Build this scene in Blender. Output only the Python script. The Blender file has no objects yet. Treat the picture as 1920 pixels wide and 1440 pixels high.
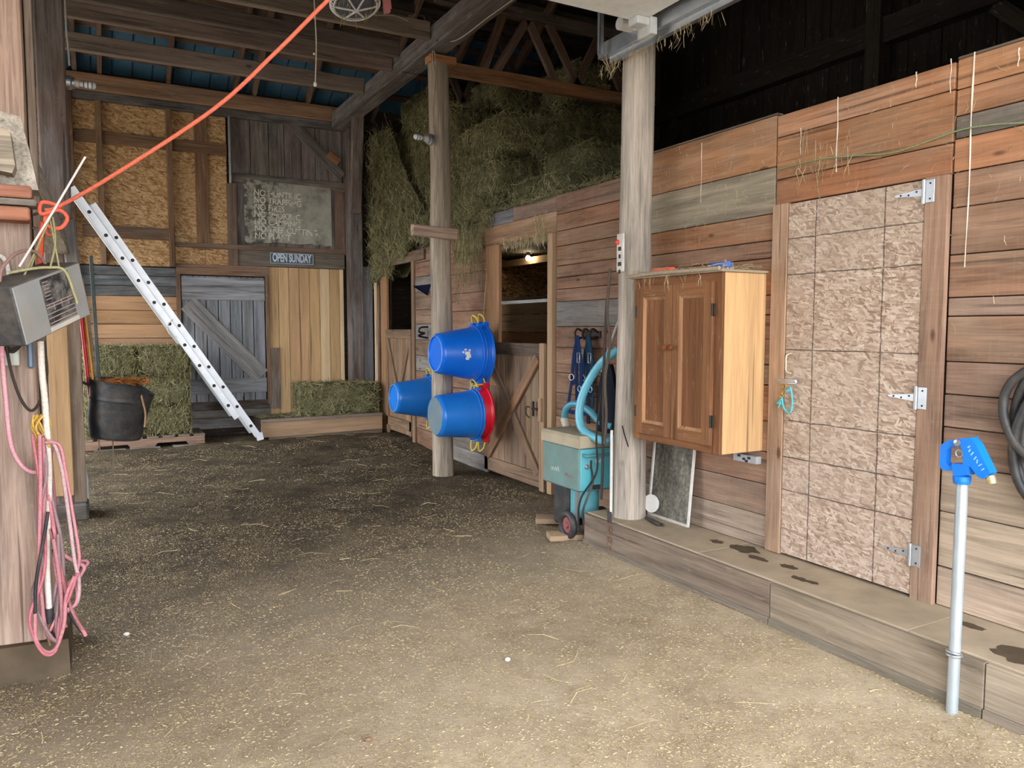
import bpy, math, random
from mathutils import Vector, Matrix, noise as mnoise
random.seed(7)
scene = bpy.context.scene
COL = scene.collection

# ------------------------------------------------------------------ camera
CAM_H = 1.55
FPX = 1443.0                      # focal length in pixels of the 1920x1440 frame
PITCH = math.atan(105.0 / FPX)
YAW = math.atan(791.0 * math.cos(PITCH) / FPX)
cam_d = bpy.data.cameras.new('camera'); cam = bpy.data.objects.new('camera', cam_d)
COL.objects.link(cam)
cam_d.sensor_width = 36.0; cam_d.lens = FPX / 1920.0 * 36.0
cam.location = (0, 0, CAM_H)
cam.rotation_euler = (math.pi / 2 - PITCH, 0, -YAW)
cam_d.clip_start = 0.05; cam_d.clip_end = 200
scene.camera = cam

# ------------------------------------------------------------------ daylight (overcast sky) and exposure
world = bpy.data.worlds.new('overcast_sky'); scene.world = world
world.use_nodes = True
bgn = world.node_tree.nodes['Background']
bgn.inputs[0].default_value = (0.91, 0.945, 1.0, 1)
bgn.inputs[1].default_value = 9.0
vs = scene.view_settings
vs.view_transform = 'Standard'; vs.look = 'None'; vs.gamma = 1.0; vs.use_curve_mapping = False
vs.exposure = 0.1

# ------------------------------------------------------------------ survey helpers: a sight line from the photographer meets a real plane
_s, _c = math.sin(YAW), math.cos(YAW)
_R = Vector((_c, -_s, 0)); _FH = Vector((_s, _c, 0)); _UP = Vector((0, 0, 1))
_W = math.cos(PITCH) * _FH - math.sin(PITCH) * _UP
_U = math.sin(PITCH) * _FH + math.cos(PITCH) * _UP
_O = Vector((0, 0, CAM_H))
def sight(px, py): return (px - 960) * _R - (py - 720) * _U + FPX * _W
def PX(px, py, x): d = sight(px, py); return _O + d * (x / d.x)
def PY(px, py, y): d = sight(px, py); return _O + d * (y / d.y)
def PZ(px, py, z): d = sight(px, py); return _O + d * ((z - CAM_H) / d.z)

def lin(r, g=None, b=None):
    if g is None: r, g, b = r
    f = lambda u: (u / 255 / 12.92) if u <= 10.3 else ((u / 255 + 0.055) / 1.055) ** 2.4
    return (f(r), f(g), f(b), 1.0)
def ds(c, k=.25):
    l = .3 * c[0] + .59 * c[1] + .11 * c[2]; return tuple(v + (l - v) * k for v in c[:3])
def U(a, b): return random.uniform(a, b)
def jit(c, a=10):
    d = U(-a, a); return tuple(max(0, min(255, k + d + U(-a * .3, a * .3))) for k in c)

# ------------------------------------------------------------------ materials
class NT:
    def __init__(s, name):
        s.m = bpy.data.materials.new(name); s.m.use_nodes = True
        s.t = s.m.node_tree; s.n = s.t.nodes; s.b = s.n['Principled BSDF']
    def add(s, typ, **kw):
        n = s.n.new(typ)
        for k, v in kw.items(): setattr(n, k, v)
        return n
    def L(s, a, b): s.t.links.new(a, b)
    def math(s, op, a, b=None, c=None, clamp=False):
        n = s.add('ShaderNodeMath', operation=op, use_clamp=clamp)
        for i, v in enumerate((a, b, c)):
            if v is None: continue
            if isinstance(v, (int, float)): n.inputs[i].default_value = v
            else: s.L(v, n.inputs[i])
        return n.outputs[0]
    def mapr(s, v, a, b, c, d, smooth=False):
        n = s.add('ShaderNodeMapRange'); n.clamp = True
        if smooth: n.interpolation_type = 'SMOOTHSTEP'
        s.L(v, n.inputs[0])
        for i, k in enumerate((a, b, c, d)): n.inputs[i + 1].default_value = k
        return n.outputs[0]
    def coords(s, rnd=True, kind='Object'):
        tc = s.add('ShaderNodeTexCoord')
        out = tc.outputs[kind]
        if rnd:
            oi = s.add('ShaderNodeObjectInfo')
            s.oi = oi
            cx = s.add('ShaderNodeCombineXYZ')
            for i, k in enumerate((37.0, 11.3, 53.7)):
                s.L(s.math('MULTIPLY', oi.outputs['Random'], k), cx.inputs[i])
            va = s.add('ShaderNodeVectorMath', operation='ADD')
            s.L(out, va.inputs[0]); s.L(cx.outputs[0], va.inputs[1]); out = va.outputs[0]
        return out
    def scale(s, v, sc, rot=(0, 0, 0)):
        mp = s.add('ShaderNodeMapping'); s.L(v, mp.inputs['Vector'])
        mp.inputs['Scale'].default_value = sc; mp.inputs['Rotation'].default_value = rot
        return mp.outputs[0]
    def noise(s, v, scale=1, detail=4, rough=.55, dist=0):
        n = s.add('ShaderNodeTexNoise'); s.L(v, n.inputs['Vector'])
        n.inputs['Scale'].default_value = scale; n.inputs['Detail'].default_value = detail
        n.inputs['Roughness'].default_value = rough; n.inputs['Distortion'].default_value = dist
        return n.outputs[0]
    def voro(s, v, scale=1, out='Distance', rnd=1.0):
        n = s.add('ShaderNodeTexVoronoi'); s.L(v, n.inputs['Vector'])
        n.inputs['Scale'].default_value = scale; n.inputs['Randomness'].default_value = rnd
        return n.outputs[out]
    def mix(s, f, a, b, mode='MIX'):
        n = s.add('ShaderNodeMixRGB', blend_type=mode)
        for i, v in enumerate((f, a, b)):
            if isinstance(v, (int, float)): n.inputs[i].default_value = v
            elif isinstance(v, tuple): n.inputs[i].default_value = v
            else: s.L(v, n.inputs[i])
        return n.outputs[0]
    def ramp(s, v, stops):
        n = s.add('ShaderNodeValToRGB'); s.L(v, n.inputs[0])
        e = n.color_ramp.elements
        while len(e) < len(stops): e.new(0.5)
        for i, (p, c) in enumerate(stops): e[i].position = p; e[i].color = c
        return n.outputs[0]
    def bump(s, h, dist=.003, strength=.6):
        n = s.add('ShaderNodeBump'); s.L(h, n.inputs['Height'])
        n.inputs['Distance'].default_value = dist; n.inputs['Strength'].default_value = strength
        s.L(n.outputs[0], s.b.inputs['Normal'])
    def done(s, col, rough=.8, metal=0, spec=.3):
        if isinstance(col, tuple): s.b.inputs['Base Color'].default_value = col
        else: s.L(col, s.b.inputs['Base Color'])
        if isinstance(rough, (int, float)): s.b.inputs['Roughness'].default_value = rough
        else: s.L(rough, s.b.inputs['Roughness'])
        s.b.inputs['Metallic'].default_value = metal
        s.b.inputs['Specular IOR Level'].default_value = spec
        return s.m

def wood_mat(name, lo=.55, hi=1.25, knots=True, weather=.25, wcol=(140, 132, 124), g=1.0, dust=0.0, bump=.003, saw=0.0):
    """boards: the tint comes from each object's own colour; grain runs along local X"""
    s = NT(name); co = s.coords()
    n1 = s.noise(s.scale(co, (1.1 * g, 16 * g, 16 * g)), 1, 5, .6, .6)
    n2 = s.noise(s.scale(co, (.6 * g, 4.5 * g, 4.5 * g)), 1, 3, .5, 1.2)
    n3 = s.noise(s.scale(co, (3.2 * g, 85 * g, 85 * g)), 1, 3, .65, .8)
    v = s.math('ADD', s.math('MULTIPLY', n1, .42), s.math('ADD', s.math('MULTIPLY', n2, .26), s.math('MULTIPLY', n3, .32)))
    f = s.mapr(v, .38, .62, lo, hi)
    base = s.oi.outputs['Color']
    gray = s.noise(s.scale(co, (1.3, 3.0, 3.0)), 1, 5, .65)
    base = s.mix(s.math('MULTIPLY', s.mapr(gray, .45, .68, 0, 1), weather), base, lin(wcol))
    col = s.mix(1.0, base, f, 'MULTIPLY')
    # dark cracks along the grain
    cr = s.noise(s.scale(co, (.9 * g, 38 * g, 38 * g)), 1, 2, .5, .3)
    col = s.mix(s.mapr(cr, .30, .36, .55, 0), col, lin(38, 27, 20))
    if knots:
        kc = s.scale(co, (2.1, .02, 5.2))
        vd = s.add('ShaderNodeTexVoronoi'); s.L(kc, vd.inputs['Vector']); vd.inputs['Scale'].default_value = 1.0
        sep = s.add('ShaderNodeSeparateColor'); s.L(vd.outputs['Color'], sep.inputs[0])
        pick = s.math('GREATER_THAN', sep.outputs[0], .62)
        km = s.math('MULTIPLY', s.mapr(vd.outputs['Distance'], .045, .10, 1, 0, True), pick)
        col = s.mix(s.math('MULTIPLY', km, .75), col, lin(62, 36, 22))
    # saw marks across the board and fine pale scuffs
    sw = s.noise(s.scale(co, (70, 3, 3)), 1, 2, .5)
    col = s.mix(s.mapr(sw, .55, .75, 0, saw), col, lin(196, 176, 152))
    sk = s.noise(s.scale(co, (6, 30, 30)), 1, 5, .75)
    col = s.mix(s.mapr(sk, .60, .72, 0, .32), col, lin(206, 184, 158))
    if dust:
        dn = s.noise(s.scale(co, (3, 3, 3)), 1, 6, .7)
        col = s.mix(s.mapr(dn, .42, .7, 0, dust), col, lin(176, 164, 146))
    s.bump(v, bump, .7)
    return s.done(col, .82, 0, .2)

W_TACK = wood_mat('wood_tack_board', .52, 1.3, True, .35, (172, 152, 132), 1.0, .16, .003, .08)
W_ROUGH = wood_mat('wood_rough_sawn', .5, 1.3, True, .4, (128, 118, 108), 1.0, .05)
W_GREY = wood_mat('wood_weathered_grey', .45, 1.35, True, .5, (150, 150, 150), 1.1, 0, .005)
W_PINE = wood_mat('wood_knotty_pine', .72, 1.15, True, .06, (160, 130, 100), .8, 0)
W_POST = wood_mat('wood_post', .42, 1.32, True, .34, (190, 182, 170), 1.0, .06, .012)
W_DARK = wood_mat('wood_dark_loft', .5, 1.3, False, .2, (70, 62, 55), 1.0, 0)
W_CAB = wood_mat('wood_stained_cabinet', .55, 1.25, True, .05, (120, 80, 50), .8, 0, .001)

def plain(name, rgb, rough=.5, metal=0, spec=.4, var=.12, vs_=8, bump=0, objcol=False, dirt=None, damt=.4):
    s = NT(name); co = s.coords()
    n = s.noise(co, vs_, 5, .6)
    f = s.mapr(n, .3, .7, 1 - var, 1 + var)
    base = s.oi.outputs['Color'] if objcol else lin(rgb)
    if dirt:
        d = s.noise(co, vs_ * .55, 6, .7)
        base = s.mix(s.mapr(d, .42, .66, 0, damt), base, lin(dirt))
    col = s.mix(1.0, base, f, 'MULTIPLY')
    if bump: s.bump(n, bump, .6)
    return s.done(col, rough, metal, spec)
PLASTIC = plain('plastic', (0, 0, 0), .33, 0, .5, .06, 5, 0, True)
DUSTY = plain('dusty_plastic', (0, 0, 0), .6, 0, .35, .10, 7, 0, True, (150, 138, 120), .45)
PAINT = plain('worn_paint', (0, 0, 0), .5, 0, .4, .10, 9, 0, True, (120, 108, 92), .3)
METAL = plain('galvanised_metal', (185, 190, 195), .38, .85, .5, .12, 14)
ALU = plain('ladder_aluminium', (215, 218, 222), .42, .45, .5, .07, 10)
IRON = plain('dark_iron', (58, 52, 48), .6, .5, .4, .2, 20)
ROPE = plain('rope_fibre', (0, 0, 0), .85, 0, .15, .18, 90, .001, True)
RUBBER = plain('black_rubber', (46, 47, 50), .5, 0, .4, .2, 10, 0, False, (120, 112, 100), .35)
CONC = plain('dusty_timber_top', (170, 155, 134), .95, 0, .1, .16, 5, .004)
GLASSY = plain('bulb_glass', (225, 228, 230), .25, 0, .6, .1, 20)

def osb_mat(name, pal, sc=1.0, lines=None, grey=0.0):
    s = NT(name); co0 = s.coords(False); co = s.coords(True)
    wob = s.noise(co, 9, 2, .5)
    vals = None
    for i, (ang, st) in enumerate(((12, (16, 1, 62)), (70, (18, 1, 70)), (-48, (15, 1, 58)), (-8, (20, 1, 80)))):
        mp = s.scale(co, (1, .01, 1), (0, math.radians(ang), 0))
        mp2 = s.scale(mp, tuple(k * sc for k in st))
        vd = s.add('ShaderNodeTexVoronoi'); s.L(mp2, vd.inputs['Vector']); vd.inputs['Scale'].default_value = 1
        sp = s.add('ShaderNodeSeparateColor'); s.L(vd.outputs['Color'], sp.inputs[0])
        if vals is None: vals = sp.outputs[0]; 
        else:
            pick = s.math('GREATER_THAN', sp.outputs[1], .55)
            mx = s.add('ShaderNodeMix'); mx.data_type = 'FLOAT'
            s.L(pick, mx.inputs[0]); s.L(vals, mx.inputs[2]); s.L(sp.outputs[0], mx.inputs[3]); vals = mx.outputs[0]
    fine = s.noise(s.scale(co, (8, 1, 60)), 1, 4, .6)
    v = s.math('ADD', s.math('MULTIPLY', vals, .75), s.math('MULTIPLY', fine, .25))
    n = len(pal)
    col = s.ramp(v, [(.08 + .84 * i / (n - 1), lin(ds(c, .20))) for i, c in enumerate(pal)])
    big = s.noise(co, 2.2, 5, .6)
    if grey: col = s.mix(s.mapr(big, .4, .65, 0, grey), col, lin(176, 162, 148))
    if lines:
        sp = s.add('ShaderNodeSeparateXYZ'); s.L(co0, sp.inputs[0])
        tot = None
        for ax, c in lines:
            o = sp.outputs[ax]
            w = s.math('ADD', o, s.math('MULTIPLY', s.math('SUBTRACT', wob, .5), .012))
            k = s.math('COMPARE', w, c, .0035)
            tot = k if tot is None else s.math('MAXIMUM', tot, k)
        col = s.mix(s.math('MULTIPLY', tot, s.mapr(fine, .3, .5, .25, .8)), col, lin(58, 50, 46))
    s.bump(v, .002, .6)
    return s.done(col, .85, 0, .15)
OSB_BACK = osb_mat('osb_orange', [(136, 92, 52), (176, 126, 74), (194, 146, 90), (208, 166, 110), (222, 186, 134)], .8)
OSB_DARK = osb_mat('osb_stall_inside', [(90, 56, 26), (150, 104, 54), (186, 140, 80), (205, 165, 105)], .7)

def hay_mat(name, pal):
    s = NT(name); co = s.coords(True)
    a = s.noise(s.scale(co, (9, 60, 60)), 1, 4, .7, 1.5)
    b = s.noise(co, 34, 4, .7)
    c = s.noise(co, 5, 4, .6)
    v = s.math('ADD', s.math('MULTIPLY', a, .4), s.math('ADD', s.math('MULTIPLY', b, .35), s.math('MULTIPLY', c, .25)))
    col = s.ramp(v, [(.30, lin(pal[0])), (.45, lin(pal[1])), (.56, lin(pal[2])), (.7, lin(pal[3]))])
    s.bump(v, .02, .9)
    return s.done(col, .95, 0, .08)
HAY = hay_mat('hay_green', [(38, 37, 27), (82, 80, 58), (120, 116, 86), (162, 156, 124)])
HAY_STRAND = hay_mat('hay_strands', [(70, 68, 46), (124, 120, 86), (172, 165, 122), (216, 208, 168)])
STRAW = hay_mat('straw_bits', [(134, 118, 90), (180, 162, 126), (206, 190, 152), (232, 222, 192)])

def dirt_mat():
    s = NT('packed_dirt'); co = s.coords(False)
    a = s.noise(co, 1.1, 6, .65, .4); b = s.noise(co, 7, 6, .7); c = s.noise(co, 60, 4, .7)
    v = s.math('ADD', s.math('MULTIPLY', a, .5), s.math('ADD', s.math('MULTIPLY', b, .3), s.math('MULTIPLY', c, .2)))
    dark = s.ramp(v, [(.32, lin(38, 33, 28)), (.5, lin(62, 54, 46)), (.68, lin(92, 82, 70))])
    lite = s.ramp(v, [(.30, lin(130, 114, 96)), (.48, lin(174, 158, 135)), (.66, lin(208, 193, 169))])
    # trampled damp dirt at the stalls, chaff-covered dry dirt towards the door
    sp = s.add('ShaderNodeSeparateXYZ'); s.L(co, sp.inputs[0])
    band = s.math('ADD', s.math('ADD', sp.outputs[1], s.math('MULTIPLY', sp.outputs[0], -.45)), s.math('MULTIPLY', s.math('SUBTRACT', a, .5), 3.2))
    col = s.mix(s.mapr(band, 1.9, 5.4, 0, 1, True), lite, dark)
    # chaff flecks
    ck = s.voro(co, 120, 'Distance'); cc = s.noise(co, 2.6, 5, .7)
    fl = s.math('MULTIPLY', s.mapr(ck, .22, .42, 1, 0), s.mapr(cc, .36, .60, .12, .85))
    col = s.mix(fl, col, lin(212, 192, 146))
    s.bump(v, .03, .8)
    return s.done(col, .96, 0, .08)
DIRT = dirt_mat()

def blue_sheet():
    s = NT('blue_roof_metal'); co = s.coords(False)
    n = s.noise(co, 3, 5, .6)
    col = s.mix(s.mapr(n, .35, .7, 0, .6), lin(74, 112, 136), lin(48, 78, 100))
    return s.done(col, .45, .1, .4)
BLUE_SHEET = blue_sheet()

def glow(name, rgb, st):
    s = NT(name); s.b.inputs['Emission Color'].default_value = lin(rgb); s.b.inputs['Emission Strength'].default_value = st
    return s.done(lin(rgb), .4)
BULB_LIT = glow('lit_bulb', (255, 240, 205), 60)

def lettering(name, rgb, wear=.5, sc=30):
    s = NT(name); co = s.coords(True)
    n = s.noise(co, sc, 4, .7)
    tr = s.add('ShaderNodeBsdfTransparent'); mx = s.add('ShaderNodeMixShader')
    s.L(s.mapr(n, wear - .05, wear + .05, 0, 1), mx.inputs[0])
    s.L(tr.outputs[0], mx.inputs[2]); s.L(s.b.outputs[0], mx.inputs[1])
    s.L(mx.outputs[0], s.n['Material Output'].inputs[0])
    return s.done(lin(rgb), .7)

# ------------------------------------------------------------------ mesh tools
class M:
    def __init__(s): s.v = []; s.f = []; s.sm = []
    def add(s, vs_, fs, smooth=False):
        o = len(s.v); s.v += [Vector(q) for q in vs_]
        for f in fs: s.f.append([i + o for i in f]); s.sm.append(smooth)
    def box(s, c, size, R=None):
        c = Vector(c); hx, hy, hz = (k / 2 for k in size)
        P = [Vector((x, y, z)) for x in (-hx, hx) for y in (-hy, hy) for z in (-hz, hz)]
        if R is not None: P = [R @ q for q in P]
        s.add([q + c for q in P], [(0, 1, 3, 2), (4, 6, 7, 5), (0, 4, 5, 1), (2, 3, 7, 6), (0, 2, 6, 4), (1, 5, 7, 3)])
        return s
    def bbox(s, a, b):
        return s.box([(a[i] + b[i]) / 2 for i in range(3)], [abs(b[i] - a[i]) for i in range(3)])
    def ebox(s, a, b, e=.006):
        """box with chamfered edges"""
        lo = [min(a[i], b[i]) for i in range(3)]; hi = [max(a[i], b[i]) for i in range(3)]
        e = min(e, min(hi[i] - lo[i] for i in range(3)) * .4)
        vs_ = []; idx = {}
        for ix in (0, 1):
            for iy in (0, 1):
                for iz in (0, 1):
                    p = [lo, hi][ix][0], [lo, hi][iy][1], [lo, hi][iz][2]
                    sg = [1 if k == 0 else -1 for k in (ix, iy, iz)]
                    for ax in range(3):
                        q = [p[i] + (0 if i == ax else sg[i] * e) for i in range(3)]
                        idx[(ix, iy, iz, ax)] = len(vs_); vs_.append(q)
        fs = []
        for ax in range(3):
            o = [i for i in range(3) if i != ax]
            for sd in (0, 1):
                q = []
                for (a_, b_) in ((0, 0), (1, 0), (1, 1), (0, 1)):
                    k = [0, 0, 0]; k[ax] = sd; k[o[0]] = a_; k[o[1]] = b_
                    q.append(idx[(*k, ax)])
                fs.append(q)
        for ax in range(3):
            o = [i for i in range(3) if i != ax]
            for a_ in (0, 1):
                for b_ in (0, 1):
                    k0 = [0, 0, 0]; k0[o[0]] = a_; k0[o[1]] = b_; k1 = list(k0); k1[ax] = 1
                    fs.append([idx[(*k0, o[0])], idx[(*k0, o[1])], idx[(*k1, o[1])], idx[(*k1, o[0])]])
        for ix in (0, 1):
            for iy in (0, 1):
                for iz in (0, 1): fs.append([idx[(ix, iy, iz, a_)] for a_ in range(3)])
        s.add(vs_, fs); return s
    def prism(s, poly, d):
        """extrude a closed 3-D polygon along vector d"""
        n = len(poly); d = Vector(d); P = [Vector(p) for p in poly]
        s.add(P + [p + d for p in P], [list(range(n))[::-1], [i + n for i in range(n)]] + [(i, (i + 1) % n, (i + 1) % n + n, i + n) for i in range(n)])
        return s
    def tube(s, pts, r, n=8, caps=True, closed=False):
        pts = [Vector(p) for p in pts]; m = len(pts)
        rs = r if isinstance(r, (list, tuple)) else [r] * m
        rings = []; prev = None
        for i, p in enumerate(pts):
            if closed: t = pts[(i + 1) % m] - pts[i - 1]
            else: t = pts[min(i + 1, m - 1)] - pts[max(i - 1, 0)]
            if t.length < 1e-9: t = Vector((0, 0, 1))
            t.normalize()
            if prev is None:
                up = Vector((0, 0, 1)) if abs(t.z) < .9 else Vector((1, 0, 0))
                u = t.cross(up).normalized()
            else:
                u = (prev - t * prev.dot(t))
                u = u.normalized() if u.length > 1e-6 else t.orthogonal().normalized()
            prev = u; w = t.cross(u)
            rings.append([p + (u * math.cos(2 * math.pi * k / n) + w * math.sin(2 * math.pi * k / n)) * rs[i] for k in range(n)])
        V = [q for rg in rings for q in rg]; F = []
        for i in range(m if closed else m - 1):
            j = (i + 1) % m
            for k in range(n):
                F.append((i * n + k, i * n + (k + 1) % n, j * n + (k + 1) % n, j * n + k))
        s.add(V, F, True)
        if caps and not closed:
            s.add(rings[0], [list(range(n))[::-1]]); s.add(rings[-1], [list(range(n))])
        return s
    def lathe(s, prof, o, axis, n=32, sharp=(), jitter=None):
        """prof: (radius, distance along axis)"""
        o = Vector(o); a = Vector(axis).normalized(); u = a.orthogonal().normalized(); w = a.cross(u)
        rings = []
        for (r, h) in prof:
            rings.append([o + a * h + (u * math.cos(2 * math.pi * k / n) + w * math.sin(2 * math.pi * k / n)) * max(r, 1e-4) for k in range(n)])
        for i in range(len(prof) - 1):
            s.add(rings[i] + rings[i + 1], [(k, (k + 1) % n, (k + 1) % n + n, k + n) for k in range(n)], True)
        return s
    def ball(s, c, r, n=12, sc=(1, 1, 1)):
        V = []; F = []; c = Vector(c); h = n // 2
        for i in range(h + 1):
            a = math.pi * i / h
            for k in range(n):
                b = 2 * math.pi * k / n
                V.append(c + Vector((math.sin(a) * math.cos(b) * r * sc[0], math.sin(a) * math.sin(b) * r * sc[1], math.cos(a) * r * sc[2])))
        for i in range(h):
            for k in range(n): F.append((i * n + k, (i + 1) * n + k, (i + 1) * n + (k + 1) % n, i * n + (k + 1) % n))
        s.add(V, F, True); return s
    def torus(s, c, axis, R, r, n=24, m=8):
        a = Vector(axis).normalized(); u = a.orthogonal().normalized(); w = a.cross(u); c = Vector(c)
        return s.tube([c + (u * math.cos(2 * math.pi * k / n) + w * math.sin(2 * math.pi * k / n)) * R for k in range(n)], r, m, closed=True)

WMAT = {}
def setp(o, parent):
    if parent is not None:
        o.parent = parent; o.matrix_parent_inverse = WMAT[parent.name].inverted()
def obj(name, mb, mat, parent=None, color=None, origin=None, basis=None):
    """link the collected shapes as ONE mesh object; basis columns = local axes"""
    me = bpy.data.meshes.new(name)
    if origin is None:
        lo = Vector([min(v[i] for v in mb.v) for i in range(3)]); hi = Vector([max(v[i] for v in mb.v) for i in range(3)])
        origin = Vector(((lo.x + hi.x) / 2, (lo.y + hi.y) / 2, lo.z))
    origin = Vector(origin)
    B = basis if basis is not None else Matrix.Identity(3)
    Bi = B.transposed()
    me.from_pydata([tuple(Bi @ (v - origin)) for v in mb.v], [], mb.f)
    me.polygons.foreach_set('use_smooth', mb.sm); me.update()
    if mat: me.materials.append(mat)
    o = bpy.data.objects.new(name, me); COL.objects.link(o)
    o.matrix_basis = Matrix.Translation(origin) @ B.to_4x4()
    WMAT[o.name] = o.matrix_basis.copy()
    if color is not None:
        if mat.name.startswith('wood_'): color = ds(color, .24)
        o.color = color if len(color) == 4 else lin(color)
    setp(o, parent); return o
VERT = Matrix(((0, 0, -1), (0, 1, 0), (1, 0, 0)))        # local X points up
ALONGY = Matrix(((0, 1, 0), (-1, 0, 0), (0, 0, 1)))      # local X runs along -Y, local Y along +X (thickness of an east wall)
def empty(name, loc):
    o = bpy.data.objects.new(name, None); COL.objects.link(o); o.location = loc; o.empty_display_size = .1
    WMAT[o.name] = Matrix.Translation(Vector(loc)); return o
def thing(name, label, cat, loc, group=None):
    o = empty(name, loc); return tag(o, label, cat, group)
def tag(o, label, cat, group=None):
    o['label'] = label; o['category'] = cat
    if group: o['group'] = group
    return o
def struct(o, label=None):
    o['kind'] = 'structure'
    if label: o['label'] = label
    return o
def stuff(o): o['kind'] = 'stuff'; return o
def plank(name, A, B, w, t, mat, parent=None, color=(150, 110, 80), side=(0, 0, 1), e=.003):
    """a board from A to B (centre line), width w along `side`, thickness t"""
    A = Vector(A); B = Vector(B); x = (B - A).normalized(); L = (B - A).length
    z = Vector(side); z = (z - x * z.dot(x)).normalized(); y = z.cross(x)
    bs = Matrix((x, y, z)).transposed()
    mb = M(); mb.ebox((-L / 2, -t / 2, -w / 2), (L / 2, t / 2, w / 2), e)
    c = (A + B) / 2
    mb.v = [bs @ v + c for v in mb.v]
    return obj(name, mb, mat, parent, color, c, bs)
def bez(pts, n=10):
    """smooth curve through points"""
    P = [Vector(p) for p in pts]; out = []
    for i in range(len(P) - 1):
        p0 = P[max(i - 1, 0)]; p1 = P[i]; p2 = P[i + 1]; p3 = P[min(i + 2, len(P) - 1)]
        for k in range(n):
            t = k / n
            out.append(.5 * ((2 * p1) + (p2 - p0) * t + (2 * p0 - 5 * p1 + 4 * p2 - p3) * t * t + (3 * p1 - p0 - 3 * p2 + p3) * t ** 3))
    out.append(P[-1]); return out
def text_mesh(name, body, size, mat, parent, origin, xdir, zdir, extrude=.001, align='LEFT', sx=1.0, color=None, fit=None, bold=0.0):
    cu = bpy.data.curves.new(name, 'FONT'); cu.body = body; cu.size = size; cu.extrude = extrude; cu.align_x = align; cu.offset = bold
    to = bpy.data.objects.new(name + '_tmp', cu); COL.objects.link(to)
    dg = bpy.context.evaluated_depsgraph_get(); dg.update()
    me = bpy.data.meshes.new_from_object(to.evaluated_get(dg))
    bpy.data.objects.remove(to); bpy.data.curves.remove(cu)
    x = Vector(xdir).normalized(); y = Vector(zdir).normalized(); z = x.cross(y).normalized(); y = z.cross(x)
    B = Matrix((x, y, z)).transposed()
    if fit:
        xs_ = [v.co.x for v in me.vertices]; sx = fit / (max(xs_) - min(xs_))
    for v in me.vertices: v.co.x *= sx
    me.materials.clear(); me.materials.append(mat); me.name = name
    o = bpy.data.objects.new(name, me); COL.objects.link(o)
    o.matrix_basis = Matrix.Translation(Vector(origin)) @ B.to_4x4(); WMAT[o.name] = o.matrix_basis.copy()
    if color: o.color = lin(color)
    setp(o, parent); return o
def ribbons(mb, n, fn, wid=(.004, .008)):
    """n thin straw blades; fn() gives (point, direction, length)"""
    for _ in range(n):
        p, d, L = fn(); p = Vector(p); d = Vector(d).normalized()
        sd = d.orthogonal(); sd.rotate(Matrix.Rotation(U(0, 6.28), 3, d)); sd = sd.normalized() * U(*wid) / 2
        bend = Vector((U(-1, 1), U(-1, 1), U(-1, 1))) * L * .12
        a = p - d * L / 2; b = p + bend; c = p + d * L / 2
        mb.add([a - sd, a + sd, b + sd, b - sd, c + sd * .6, c - sd * .6], [(0, 1, 2, 3), (3, 2, 4, 5)])
    return mb

# ================================================================== SETTING
D = 11.1            # back wall
XT = 3.43           # face of the tack-room wall
XS = 3.70           # face of the stall wall
STEP_Z = .262

def fz(x, y):
    t = max(0, min(1, (y - 7.5) / 3.0)); t = t * t * (3 - 2 * t)
    z = .08 * t
    n = mnoise.noise(Vector((x * .9, y * .9, 0))) * .012 + mnoise.noise(Vector((x * 3.1, y * 3.1, 4))) * .007
    k = 1.0 + 1.6 * t
    if y < 4.7: z += .035 * math.exp(-((x - 3.0) / .16) ** 2)
    return z + n * k
# ---- floor
mb = M(); nx, ny = 90, 110; x0, x1, y0, y1 = -2.3, 7.0, -3.0, 11.4
gv = []; gf = []
for j in range(ny + 1):
    for i in range(nx + 1):
        x = x0 + (x1 - x0) * i / nx; y = y0 + (y1 - y0) * j / ny
        gv.append((x, y, fz(x, y)))
for j in range(ny):
    for i in range(nx):
        a = j * (nx + 1) + i; gf.append((a, a + 1, a + nx + 2, a + nx + 1))
mb.add(gv, gf, True)
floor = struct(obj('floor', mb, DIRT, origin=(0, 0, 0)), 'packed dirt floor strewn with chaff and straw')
# yard in front of the doorway and beside the added side bay (outside the building)
mb = M(); mb.add([(-60, -60, -.06), (60, -60, -.06), (60, 60, -.06), (-60, 60, -.06)], [(0, 1, 2, 3)])
yard = struct(obj('ground_yard', mb, plain('yard_gravel', (168, 160, 148), .95, 0, .1, .2, 3), origin=(0, 0, 0)), 'pale gravel yard outside the barn')

# ---- chaff and straw lying on the dirt (uncountable)
mb = M()
def chaff():
    while True:
        y = 1.2 + (U(0, 1) ** 1.7) * 8.8; x = U(-.6, 3.6)
        if x > 3.0 and y < 4.5: continue
        n = mnoise.noise(Vector((x * 1.4, y * 1.4, 9))) + .55 * mnoise.noise(Vector((x * 4.5, y * 4.5, 3)))
        k = .75 if y < 3.2 else .58 if y < 4.0 else .40 if y < 4.8 else .12 if y < 6.5 else -.12
        if U(-.75, .75) < n + k - .35: break
    return (x, y, fz(x, y) + .004), (U(-1, 1), U(-1, 1), U(-.12, .12)), U(.004, .016)
ribbons(mb, 72000, chaff, (.0015, .004))
def stalk():
    x = U(-.4, 3.4); y = U(1.6, 10.3)
    if x > 2.95 and y < 4.5: x = U(0, 2.9)
    return (x, y, fz(x, y) + .008), (U(-1, 1), U(-1, 1), U(-.05, .05)), U(.05, .22)
ribbons(mb, 330, stalk, (.002, .005))
stuff(obj('floor_chaff', mb, STRAW, floor, origin=(0, 0, 0)))['label'] = 'pale chaff and straw bits scattered on the dirt'

# ---- tack-room wall (right) : horizontal boards
def zrow(px, pys, x): return [PX(px, p, x).z for p in pys]
mb = M(); mb.bbox((XT + .025, -1, 0), (XT + .14, 4.45, 2.72))
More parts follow.
